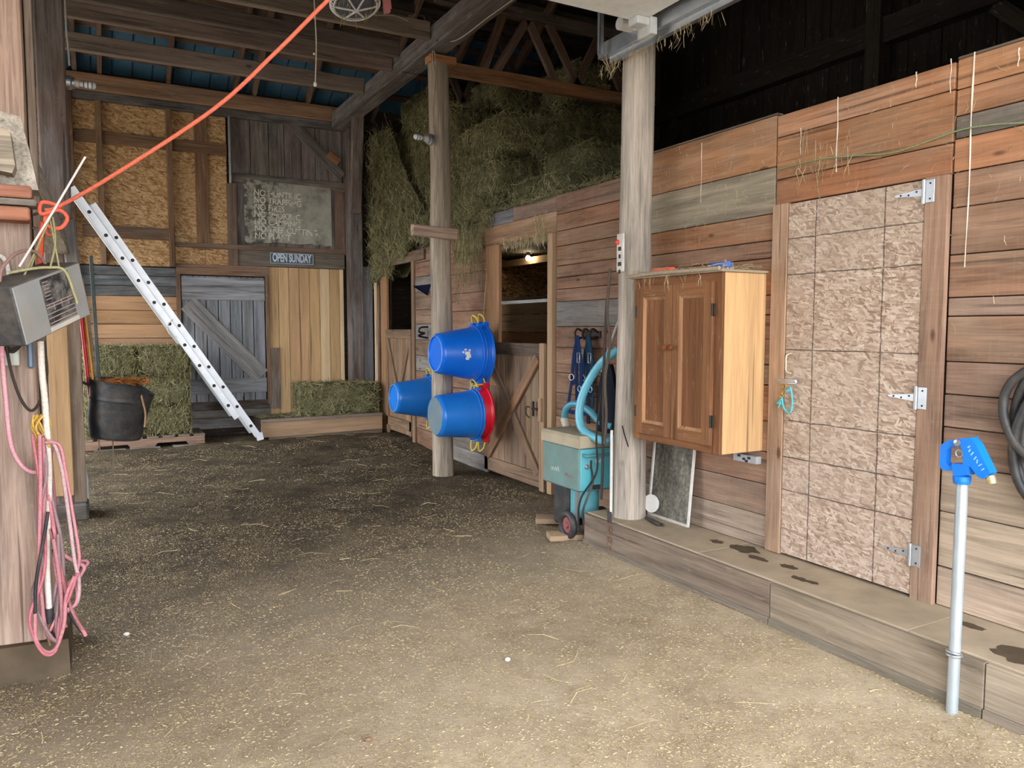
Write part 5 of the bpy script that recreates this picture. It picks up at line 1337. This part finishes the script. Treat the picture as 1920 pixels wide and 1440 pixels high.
text_mesh('lettering', 'ON', .045, lettering('worn_white', (226, 236, 236), .72, 40), mc, (mx0 + .135, my0 - .0075, mz1 - .115), (1, 0, 0), (0, 0, 1), .0006)
def worn_print(par, n, x, y0, y1, z0, z1, mat, col, seed):
    """rubbed-off print: only slanting strokes are left"""
    random.seed(seed); mb = M()
    for i in range(n):
        yy = y0 + (y1 - y0) * (i + .5) / n; zz = (z0 + z1) / 2 + U(-.004, .004); h = (z1 - z0) * U(.5, 1)
        Rm = Matrix.Rotation(U(-.5, .5), 3, 'X'); mb.box((x, yy, zz), (.0012, U(.005, .009), h), Rm)
        if i % 2: mb.box((x, yy - .006, zz + U(-.01, .01)), (.0012, .014, .006), Rm)
    o = obj('worn_print', mb, mat, par, col); stuff(o); random.seed(seed + 50)
worn_print(mc, 7, mx0 - .0004, my1 - .12, my1 - .24, mz0 + .10, mz0 + .145, PAINT, (196, 206, 198), 4)
worn_print(mc, 6, mx0 - .0004, my0 + .19, my0 + .08, mz0 + .085, mz0 + .115, PAINT, (136, 96, 96), 5)
mb = M(); mb.lathe([(0, 0), (.10, 0), (.105, .01), (.105, .22), (0, .22)], (mx0 + .16, my0 + .16, .17), (0, 0, 1), 24); obj('canister', mb, PAINT, mc, (92, 172, 186))
mb = M()
for (xx, yy) in ((mx0 + .02, my0 + .05), (mx1 - .03, my1 - .04)): mb.ebox((xx - .014, yy - .014, .10), (xx + .014, yy + .014, mz0), .003)
obj('leg_frame', mb, PAINT, mc, (124, 130, 126))
mb = M(); mb.ebox((mx0 + .08, my0 + .27, .06), (mx1 - .02, my1 - .02, mz0), .02); mb.tube([(mx0 + .16, my0 + .16, .25), (mx0 + .16, my0 + .35, .22)], .05, 12); obj('dark_mass', mb, RUBBER, mc)  # dark block added to stand in for the dark underside of the housing
WC = Vector((mx0 - .02, my0 + .11, .130))
for wc in (WC, Vector((mx1 - .02, my0 + .11, .130))):
    mb = M(); mb.torus(wc, (1, 0, 0), .080, .025, 32, 10); wh = obj('wheel', mb, RUBBER, mc)
    mb = M(); mb.lathe([(0, -.012), (.03, -.012), (.035, -.004), (.062, -.006), (.064, .006), (0, .008)], wc, (-1, 0, 0), 24); mb.lathe([(.026, .004), (.022, .022), (0, .024)], wc, (-1, 0, 0), 16); obj('hub', mb, PAINT, wh, (148, 84, 84))
mb = M(); mb.tube([(mx0 - .03, my0 + .11, .130), (mx1, my0 + .11, .130)], .010, 8); obj('axle', mb, IRON, mc)
# hose
hx = XS - .25
hp = [PX(1128, 825, 3.12), PX(1095, 808, 3.12), PX(1086, 780, 3.13), PX(1092, 742, 3.16), PX(1110, 705, 3.2), PX(1133, 675, 3.22), PX(1160, 656, 3.28)]
mb = M(); mb.tube(bez([hp[0] + Vector((.10, .05, 0))] + hp, 8), .031, 12); hs = obj('hose', mb, PLASTIC, mc, (110, 190, 212))
mb = M(); P = bez([PX(1150, 800, 3.45), PX(1125, 790, 3.45), PX(1105, 770, 3.42), PX(1080, 757, 3.40), PX(1063, 765, 3.38), PX(1058, 785, 3.38)], 8); mb.tube(P, .029, 12); obj('hose_tail', mb, PLASTIC, mc, (86, 156, 178))
mb = M(); mb.tube([P[-1], PX(1063, 800, 3.38)], [.034, .034], 12); mb.tube([PX(1062, 797, 3.38), PX(1067, 808, 3.38)], [.03, .02], 12); obj('hose_cuff', mb, DUSTY, mc, (222, 214, 196))
mb = M(); mb.tube(bez([(mx0 + .10, my0 - .01, mz1 - .15), (mx0 + .09, my0 - .04, mz1 - .25), (mx0 + .03, my0 - .05, mz0 - .05), (mx0 + .01, my0 - .04, .25), (mx0 + .02, my0 - .05, .12), (mx0 + .05, my0 - .05, .08)]), .008, 7); obj('power_cord', mb, RUBBER, mc)
# wood blocks under the machine
for (A, B, w, z, lab) in ((PZ(1005, 968, .05), PZ(1060, 968, .05), .16, .035, 'short wood offcut behind the machine wheel'), (PZ(1028, 1004, .05), PZ(1092, 1000, .05), .15, .025, 'short wood offcut in front of the machine wheel')):
    z_ = fz(A.x, A.y) + .030
    o = plank('wood_block', (A.x, A.y, z_), (B.x, B.y - .02, z_), w, .042, W_PINE, None, (186, 152, 116), (-.3, 1, 0), .004); tag(o, lab, 'wood block')

# halters and rack on the stall wall
hk = PX(1105, 628, XS - .03)
rk = thing('hook_rack', 'small iron hook rack on the stall wall holding the halters', 'hook', (XS - .02, hk.y, hk.z))
mb = M(); mb.ebox((XS - .016, hk.y - .14, hk.z - .02), (XS - .002, hk.y + .14, hk.z + .03), .003)
for dy in (-.11, 0, .11): mb.tube(bez([(XS - .015, hk.y + dy, hk.z + .02), (XS - .07, hk.y + dy, hk.z + .05), (XS - .10, hk.y + dy, hk.z + .02), (XS - .085, hk.y + dy, hk.z - .03), (XS - .02, hk.y + dy, hk.z - .02)]), .009, 8)
obj('hooks', mb, IRON, rk)
def strap_loop(pts, w, t, mat, par, col, nm='strap'):
    P = bez(pts, 8); mb = M(); V = []; F = []
    for i, p in enumerate(P):
        tg = (P[min(i + 1, len(P) - 1)] - P[max(i - 1, 0)]).normalized(); nrm = Vector((-1, 0, 0)); sd = tg.cross(nrm).normalized() * w / 2; nn = nrm * t / 2
        V += [p - sd - nn, p + sd - nn, p + sd + nn, p - sd + nn]
    for i in range(len(P) - 1):
        for k in range(4): F.append((i * 4 + k, i * 4 + (k + 1) % 4, i * 4 + 4 + (k + 1) % 4, i * 4 + 4 + k))
    mb.add(V, F); mb.add(V[:4], [(0, 1, 2, 3)]); mb.add(V[-4:], [(3, 2, 1, 0)]); return obj(nm, mb, mat, par, col)
NAVY = (24, 48, 92)
for (nm, lab, oy, ox, col) in (('halter', 'navy halter hanging from the left hook of the rack', .06, .10, NAVY), ('halter', 'dark teal halter hanging from the right hook of the rack', -.06, .07, (28, 58, 86))):
    h = thing(nm, lab, 'halter', (XS - ox, hk.y + oy, hk.z - .7))
    X_ = XS - ox; Yc = hk.y + oy
    strap_loop([(X_, Yc, hk.z - .01), (X_, Yc + .06, hk.z - .16), (X_, Yc + .085, hk.z - .34), (X_, Yc + .05, hk.z - .42)], .046, .005, ROPE, h, col)
    strap_loop([(X_ - .01, Yc, hk.z - .01), (X_ - .012, Yc - .05, hk.z - .2), (X_ - .01, Yc - .06, hk.z - .38), (X_, Yc - .01, hk.z - .50)], .046, .005, ROPE, h, col)
    strap_loop([(X_, Yc + .085, hk.z - .36), (X_, Yc + .13, hk.z - .52), (X_, Yc + .15, hk.z - .64), (X_, Yc + .06, hk.z - .66), (X_, Yc - .05, hk.z - .60), (X_, Yc - .05, hk.z - .45)], .034, .005, ROPE, h, col)
    strap_loop([(X_ - .006, Yc + .02, hk.z - .02), (X_ - .008, Yc + .01, hk.z - .3), (X_ - .006, Yc, hk.z - .74)], .044, .005, ROPE, h, tuple(k * .8 for k in col))
    for (dx_, dy_, dz_, ax_, rr_) in ((-.01, .085, -.36, (1, .3, 0), .026), (-.012, -.04, -.45, (1, 0, 0), .024), (-.01, .14, -.62, (1, .2, 0), .022)):
        mb = M(); mb.torus((X_ + dx_, Yc + dy_, hk.z + dz_), ax_, rr_, .005, 18, 6); obj('ring', mb, METAL, h)
    mb = M(); mb.tube([(X_ - .014, Yc - .045, hk.z - .15), (X_ - .014, Yc - .045, hk.z - .23), (X_ - .014, Yc - .005, hk.z - .23), (X_ - .014, Yc - .005, hk.z - .15)], .005, 6, closed=True); obj('buckle', mb, METAL, h)
bg = thing('feed_bag', 'black cloth bag hanging in the corner beside the near log post', 'bag', (3.55, 4.85, .75))
bp0 = PX(1133, 690, 3.45)
mb = M(); n = 20; prof = []
for j in range(15):
    t = j / 14; z = bp0.z + .03 - .62 * t; w = .05 + .08 * min(1, t * 2.2) - .03 * max(0, t - .75) * 4
    for k in range(n):
        a = 2 * math.pi * k / n; prof.append((3.47 + .05 * math.sin(a) * (.6 + .4 * t) + .008 * math.sin(a * 5 + t * 7), bp0.y - .02 + w * math.cos(a) + .006 * math.sin(z * 30), z))
mb.add(prof, [(j * n + k, j * n + (k + 1) % n, (j + 1) * n + (k + 1) % n, (j + 1) * n + k) for j in range(14) for k in range(n)], True); mb.add(prof[-n:], [list(range(n))]); mb.add(prof[:n], [list(range(n))[::-1]])
obj('bag_body', mb, ROPE, bg, (34, 38, 48))
mb = M(); mb.tube(bez([(3.46, bp0.y + .05, bp0.z - .03), (3.46, bp0.y + .0, bp0.z + .06), (3.47, bp0.y - .06, bp0.z + .2), (3.52, bp0.y - .08, bp0.z + .35)]), .012, 8); obj('bag_strap', mb, ROPE, bg, (204, 196, 196))
mb = M(); p = PX(1143, 640, XS); mb.tube(bez([(XS - .005, p.y, p.z + .09), (XS - .04, p.y, p.z + .06), (XS - .045, p.y, p.z - .06), (XS - .02, p.y, p.z - .09)]), .009, 7); tag(obj('iron_hook', mb, IRON), 'bent iron hook beside the halters on the stall wall', 'hook')

# ================================================================== YARD HYDRANT
hy = thing('yard_hydrant', 'frost free standpipe with a blue lever head by the step', 'water hydrant', (2.955, 1.755, 0))
HX, HY = 2.955, 1.757
mb = M(); mb.tube([(HX, HY, -.03), (HX + .004, HY + .0, .97)], .0215, 20); obj('pipe', mb, plain('galvanised_pipe', (186, 198, 206), .4, .5, .5, .08, 12), hy)
mb = M(); mb.torus((HX, HY, .262), (0, 0, 1), .026, .006, 24, 8); mb.torus((HX - .002, HY, .271), (.2, 0, 1), .026, .005, 24, 8); obj('wire_tie', mb, METAL, hy)
HB = (16, 122, 226)
def HP(px, py): q = PX(px, py, HX); return (HX, q.y, q.z)
mb = M()
mb.prism([(HX - .026, *HP(1791, 868)[1:]), (HX - .026, *HP(1824, 870)[1:]), (HX - .026, *HP(1822, 890)[1:]), (HX - .026, *HP(1795, 892)[1:])], (.052, 0, 0)); mb.lathe([(.029, -.012), (.032, 0), (.032, .018), (.024, .022)], (HX, HY, .958), (0, 0, 1), 20); obj('head_casting', mb, PLASTIC, hy, HB)
mb = M(); hd = [HP(1803, 823), HP(1826, 820), HP(1836, 832), HP(1863, 886), HP(1850, 897), HP(1840, 893), HP(1826, 874), HP(1812, 868), HP(1812, 848)]
mb.prism([(HX - .024, b, c) for (a, b, c) in hd], (.048, 0, 0)); obj('spout', mb, PLASTIC, hy, HB)
mb = M(); lv = [HP(1806, 822), HP(1780, 826), HP(1768, 834), HP(1766, 870), HP(1770, 880), HP(1780, 882), HP(1795, 882), HP(1795, 874), HP(1783, 872), HP(1778, 866), HP(1780, 842), HP(1786, 837), HP(1806, 835)]
mb.prism([(HX - .016, b, c) for (a, b, c) in lv], (.032, 0, 0)); obj('lever', mb, PLASTIC, hy, HB)
a = Vector(HP(1856, 892)); mb = M(); mb.lathe([(.016, 0), (.018, .012), (.016, .03), (0, .03)], a, (0, -.35, -1), 16); obj('nozzle', mb, plain('brass_nozzle', (206, 190, 140), .4, .6), hy)
mb = M(); q = HP(1803, 829); mb.lathe([(.012, 0), (.012, .008), (0, .010)], (HX - .026, q[1], q[2]), (-1, 0, 0), 12); q2 = HP(1804, 850); mb.torus((HX - .018, q2[1], q2[2]), (1, 0, 0), .014, .003, 16, 6); obj('linkage', mb, METAL, hy)
mb = M()
for i in range(7):
    t = i / 6; q = Vector(HP(1822, 838)).lerp(Vector(HP(1848, 878)), t)
    mb.box((HX - .0245, q.y + U(-.004, .004), q.z + U(-.003, .003)), (.002, .004, U(.010, .018)), Matrix.Rotation(.6 + U(-.5, .5), 3, 'X'))
o = obj('raised_marks', mb, PAINT, hy, (150, 205, 240)); stuff(o)
# black hose coil on the tack wall
hc = thing('hose_coil', 'coil of black hose hanging on the tack room wall at the right edge', 'hose', (XT - .05, 1.6, .8))
cc = PX(1918, 815, XT - .07)
mb = M()
for k, (R1, R2, dy, dx, ph) in enumerate(((.16, .30, -.13, 0, 0), (.145, .275, -.145, -.03, .1), (.15, .29, -.125, -.05, -.15), (.12, .24, -.13, .01, .05), (.17, .27, -.16, -.065, .2))):
    pts = []
    for i in range(36):
        a = 2 * math.pi * i / 36
        pts.append((XT - .05 + dx + .008 * math.sin(a * 2 + k), cc.y + dy + R1 * math.cos(a + ph), cc.z - .01 + R2 * math.sin(a)))
    mb.tube(pts, .019, 10, closed=True)
pts = [(XT - .13, cc.y - .12, cc.z + .33), (XT - .13, cc.y + .02, cc.z + .22), (XT - .13, cc.y + .05, cc.z + .1), (XT - .13, cc.y + .0, cc.z - .03), (XT - .12, cc.y - .08, cc.z - .10)]
mb.tube(bez(pts), .018, 10); obj('hose_loops', mb, RUBBER, hc)
mb = M(); mb.tube(bez([(XT, cc.y - .13, cc.z + .27), (XT - .12, cc.y - .13, cc.z + .27), (XT - .15, cc.y - .13, cc.z + .31)]), .012, 8); obj('hook', mb, IRON, hc)
# green twine strung along the boards
mb = M(); P = [PX(1460, 318, XT - .012), PX(1530, 300, XT - .012), PX(1600, 292, XT - .012), PX(1680, 285, XT - .012), PX(1790, 247, XT - .012), PX(1850, 235, XT - .014), PX(1918, 230, XT - .014)]
mb.tube(bez(P, 8), .0035, 6); tag(obj('green_twine', mb, ROPE, None, (140, 158, 118)), 'thin green twine strung along the upper tack room boards', 'twine')

# ================================================================== LEFT POST: BOX, HOSES, ROPES
def frame_box(c, R, sx, sy, sz): return c, R
bc = Vector((-.195, 3.70, 1.655))
Rz = Matrix.Rotation(math.radians(-32), 3, 'Z')       # label side faces right and a little forward
Rx = Rz @ Matrix.Rotation(math.radians(-15), 3, 'Y') if False else Rz
tiltm = Matrix.Rotation(math.radians(17), 3, Rz @ Vector((1, 0, 0)))
RB = tiltm @ Rz
# local axes: x = label normal (right), y = along the box (away), z = up
BL, BWd, BH = .44, .16, .235
bx = thing('portable_radio', 'dusty grey portable radio with a black dial panel hung on the left post', 'radio', tuple(bc + Vector((0, 0, -.12))))
def bp_(x, y, z): return bc + RB @ Vector((x, y, z))
mb = M(); mb.ebox((-BWd / 2, -BL / 2, -BH / 2), (BWd / 2, BL / 2, BH / 2), .006); mb.v = [bc + RB @ v for v in mb.v]
obj('housing', mb, DUSTY, bx, (44, 50, 58))
mb = M(); mb.ebox((BWd / 2 - .002, -BL / 2 + .004, -BH / 2 + .004), (BWd / 2 + .004, BL / 2 - .004, BH / 2 - .004), .003); mb.v = [bc + RB @ v for v in mb.v]
fpn = obj('face_plate', mb, DUSTY, bx, (146, 148, 148))
mb = M(); mb.ebox((BWd / 2 + .004, -.06, -.035), (BWd / 2 + .006, .125, BH / 2 - .012), .001); mb.ebox((BWd / 2 + .004, -.06, -.085), (BWd / 2 + .006, .125, -.04), .001); mb.v = [bc + RB @ v for v in mb.v]
obj('printed_panel', mb, plain('black_print', (44, 44, 46), .6, 0, .3, .3, 30, 0, False, (150, 146, 140), .7), fpn)
mb = M()
for i, z in enumerate((.0, -.012, -.055, -.075)): mb.ebox((BWd / 2 + .006, -.058, z - .002), (BWd / 2 + .007, .123, z + .002), .0003)
for yy in (-.01, .04, .085): mb.ebox((BWd / 2 + .006, yy, -.03), (BWd / 2 + .007, yy + .003, .0), .0003)
for i in range(6): mb.ebox((BWd / 2 + .006, -.05, .09 - i * .014), (BWd / 2 + .007, -.015 + .006 * (i % 2), .093 - i * .014), .0003)
mb.v = [bc + RB @ v for v in mb.v]; obj('printed_lines', mb, DUSTY, fpn, (176, 150, 150))
mb = M(); mb.ebox((BWd / 2 + .004, -.06, -BH / 2 + .008), (BWd / 2 + .007, .135, -BH / 2 + .026), .001); mb.v = [bc + RB @ v for v in mb.v]; obj('lower_strip', mb, DUSTY, fpn, (196, 190, 180))
mb = M(); mb.tube(bez([bp_(-.02, -.14, BH / 2), bp_(-.02, -.10, BH / 2 + .05), bp_(-.02, 0, BH / 2 + .085), bp_(-.02, .10, BH / 2 + .07), bp_(-.02, .15, BH / 2 + .01)]), .007, 8); obj('carry_handle', mb, ROPE, bx, (150, 120, 112))
hkp = PY(96, 408, 3.9)
mb = M()
for (e, c2) in (((-.03, .06, BH / 2), 0), ((.03, .10, BH / 2), 1), ((.0, -.02, BH / 2), 2), ((.05, .13, BH / 2), 3)):
    e = bp_(*e); mb.tube(bez([hkp + Vector((U(-.01, .01), U(-.01, .01), 0)), (hkp + e) / 2 + Vector((U(-.02, .02), U(-.02, .02), 0)), e]), .004, 6)
mb.tube(bez([bp_(-.04, -.05, BH / 2 + .015), bp_(.02, 0, BH / 2 + .02), bp_(.05, .06, BH / 2 + .012), bp_(BWd / 2 + .01, .10, BH / 2 - .01), bp_(BWd / 2 + .012, .125, 0), bp_(BWd / 2 + .012, .13, -.04)]), .006, 7)
obj('twine_sling', mb, ROPE, bx, (164, 160, 118))
mb = M(); mb.tube(bez([hkp + Vector((-.03, 0, -.02)), hkp + Vector((-.045, .02, -.12)), hkp + Vector((-.05, .02, -.24))]), .013, 7); tag(obj('red_strap', mb, ROPE, None, (206, 88, 60)), 'orange red strap end hanging above the radio', 'strap')
# hook, orange line and its knot
mb = M(); mb.tube(bez([(-.20, 4.0, hkp.z + .02), (-.16, 3.93, hkp.z + .02), hkp + Vector((0, 0, -.02)), (-.17, 3.92, hkp.z - .05), (-.2, 3.98, hkp.z - .04)]), .007, 8); tag(obj('post_hook', mb, METAL), 'metal hook on the left post where the orange cord is tied', 'hook')
ra = PY(112, 386, 3.88); rb = PY(400, 205, 3.55); rc = PY(615, 0, 3.3)
rop = thing('orange_cord', 'taut orange cord rising from the left post across the aisle', 'cord', tuple(hkp))
sag = Vector((0, 0, -.02)); mid1 = PY(210, 330, 3.75); 
e2 = rc + (rc - rb) * .5
mb = M(); mb.tube(bez([hkp + Vector((-.02, 0, .03)), ra, mid1, rb, PY(515, 100, 3.42), rc, e2], 8), .0085, 9); obj('line', mb, ROPE, rop, (222, 116, 92))
mb = M()
mb.tube(bez([ra, hkp + Vector((-.03, -.02, .06)), hkp + Vector((-.035, -.03, .01)), hkp + Vector((.03, -.03, .03)), hkp + Vector((.06, -.02, .0)), hkp + Vector((.035, -.03, -.045)), hkp + Vector((-.01, -.02, -.04)), hkp + Vector((-.02, -.01, .0)), hkp + Vector((.04, 0, .05))], 8), .0085, 8)
mb.torus(hkp + Vector((-.005, -.01, -.06)), (.3, 1, 0), .016, .007, 16, 7); obj('knot', mb, ROPE, rop, (224, 106, 84))
mb = M(); a = PY(36, 500, 3.55); b = PY(160, 294, 3.55); mb.tube([a, (a + b) / 2 + Vector((0, 0, -.004)), b], .0045, 7); obj('antenna', mb, PLASTIC, bx, (226, 214, 208))
# cords, sockets and the handle on the post face
mb = M(); q = PY(24, 668, 3.95); mb.ebox((q.x - .035, 3.925, q.z - .04), (q.x + .025, 3.958, q.z + .03), .004); tag(obj('outlet_box', mb, DUSTY, None, (206, 212, 204)), 'small pale outlet box on the face of the left post', 'electrical box')
mb = M(); q = PY(57, 665, 3.93); mb.ebox((q.x - .013, 3.93, q.z - .06), (q.x + .013, 3.955, q.z + .10), .008); tag(obj('tool_grip', mb, PLASTIC, None, (96, 116, 138)), 'blue grey grip hanging under the radio', 'handle')
def cordpx(lab, pts, r, col, y, nm='cord', cat='cord', n=8, mat=None):
    P = [PY(a, b, y if len(q) == 0 else q[0]) for (a, b, *q) in pts]
    mb = M(); mb.tube(bez(P, n), r, 8); return tag(obj(nm, mb, mat or ROPE, None, col), lab, cat)
cordpx('black cord looping under the radio', [(10, 640), (22, 700), (40, 750), (60, 770), (78, 745), (88, 700), (82, 640)], .006, (64, 56, 52), 3.88)
cordpx('coiled black cord beside the outlet box', [(6, 642), (20, 655), (34, 650), (36, 640), (20, 645), (8, 652), (24, 660), (38, 648)], .006, (52, 48, 46), 3.89)
cordpx('pink hose draped in a long loop on the left post', [(2, 560), (4, 660), (10, 740), (20, 830), (40, 872), (66, 886), (84, 870), (88, 850)], .009, (216, 158, 168), 3.86, 'pink_hose', 'hose')
cordpx('bent white cable on the post at the left edge', [(-5, 478), (8, 486), (16, 510), (14, 545)], .010, (206, 198, 190), 3.93)
wr = cordpx('white braided rope hanging down the left post', [(76, 640), (79, 700), (85, 760), (90, 840), (92, 900), (90, 970), (88, 1060), (92, 1143)], .013, (216, 206, 196), 3.78, 'braided_rope', 'rope', 10)
a = PY(92, 1140, 3.78); b = PY(92, 1168, 3.78)
mb = M(); mb.tube([a, b], .0165, 12); obj('tape_wrap', mb, RUBBER, wr)
mb = M(); mb.tube([b, b + Vector((-.008, 0, -.05)), b + Vector((.0, 0, -.10))], .006, 6); mb.tube([b + Vector((.008, 0, 0)), b + Vector((.012, 0, -.03))], .006, 6); obj('bare_end', mb, plain('rusty_end', (150, 120, 100), .6, .4), wr)
bundle = [[(74, 815), (76, 900), (74, 1000), (72, 1080), (66, 1150), (68, 1200), (85, 1222), (105, 1215), (120, 1170), (124, 1120), (140, 1080)],
          [(80, 820), (84, 900), (80, 980), (74, 1060), (78, 1120), (86, 1180), (104, 1200), (116, 1170), (112, 1090), (100, 1010)],
          [(88, 830), (100, 830), (114, 870), (128, 960), (140, 1050), (148, 1090), (144, 1130), (120, 1145)],
          [(78, 860), (96, 960), (104, 1010), (120, 1100), (138, 1150), (161, 1192)],
          [(86, 850), (98, 940), (112, 1000), (118, 1060), (118, 1130), (108, 1180)],
          [(84, 830), (88, 930), (104, 1020), (135, 1050), (157, 1062), (150, 1080), (125, 1120), (114, 1180)],
          [(76, 840), (72, 940), (76, 1040), (80, 1100), (86, 1150), (110, 1188), (114, 1150), (106, 1060)]]
hcols = [(190, 128, 134), (176, 122, 128), (186, 158, 160), (196, 124, 132), (150, 128, 130), (200, 140, 146), (172, 120, 126)]
pb_ = thing('pink_hose_bundle', 'bundle of pink hose loops hanging low on the left post', 'hose', tuple(PY(95, 1200, 3.8)))
for i, bpts in enumerate(bundle):
    P = [PY(a, b, 3.72 + .018 * i) for (a, b) in bpts]
    for p in P: p.z = max(p.z, .17)
    mb = M(); mb.tube(bez(P, 8), .0080, 8); obj('hose_strand', mb, ROPE, pb_, hcols[i])
    P2 = [q + Vector((U(-.035, .03), U(-.03, .03), U(-.01, .02))) for q in P]
    for q in P2: q.z = max(q.z, .17)
    mb = M(); mb.tube(bez(P2, 8), .0065, 7); obj('hose_strand', mb, ROPE, pb_, jit(hcols[(i + 3) % 7], 12))
mb = M(); P = [PY(a, b, 3.70) for (a, b) in ((90, 960), (82, 1010), (68, 1090), (66, 1150))]; mb.tube(bez(P, 8), .007, 7); P = [PY(a, b, 3.86) for (a, b) in ((100, 1030), (110, 1090), (130, 1150), (158, 1190))]; mb.tube(bez(P, 8), .007, 7); obj('black_strand', mb, RUBBER, pb_)
mb = M(); hh = PY(74, 800, 3.78)
for i in range(9): mb.tube(bez([hh + Vector((U(-.02, .03), U(-.02, .02), .05)), hh + Vector((U(-.03, .04), U(-.02, .02), .0)), hh + Vector((U(-.03, .04), U(-.02, .02), -.07)), hh + Vector((U(-.02, .03), 0, -.1))]), .005, 5)
obj('tie_twine', mb, ROPE, pb_, (206, 166, 84))

# small bits on the floor
for (px, py, r, lab, col) in ((952, 1240, .012, 'small white pebble alone on the chaff covered floor', (226, 226, 230)), (690, 1392, .012, 'small brown clod near the front of the floor', (132, 104, 76)), (238, 1192, .013, 'white stone on the dirt near the left post', (214, 210, 200))):
    q = PZ(px, py, 0); z = fz(q.x, q.y)
    mb = M(); mb.ball((q.x, q.y, z + r * .7), r, 10, (1.2, .9, .8)); 
    for v in mb.v: v += Vector((mnoise.noise(v * 60), mnoise.noise(v * 60 + Vector((9, 0, 0))), 0)) * r * .3
    tag(obj('pebble', mb, PAINT, None, col), lab, 'stone')
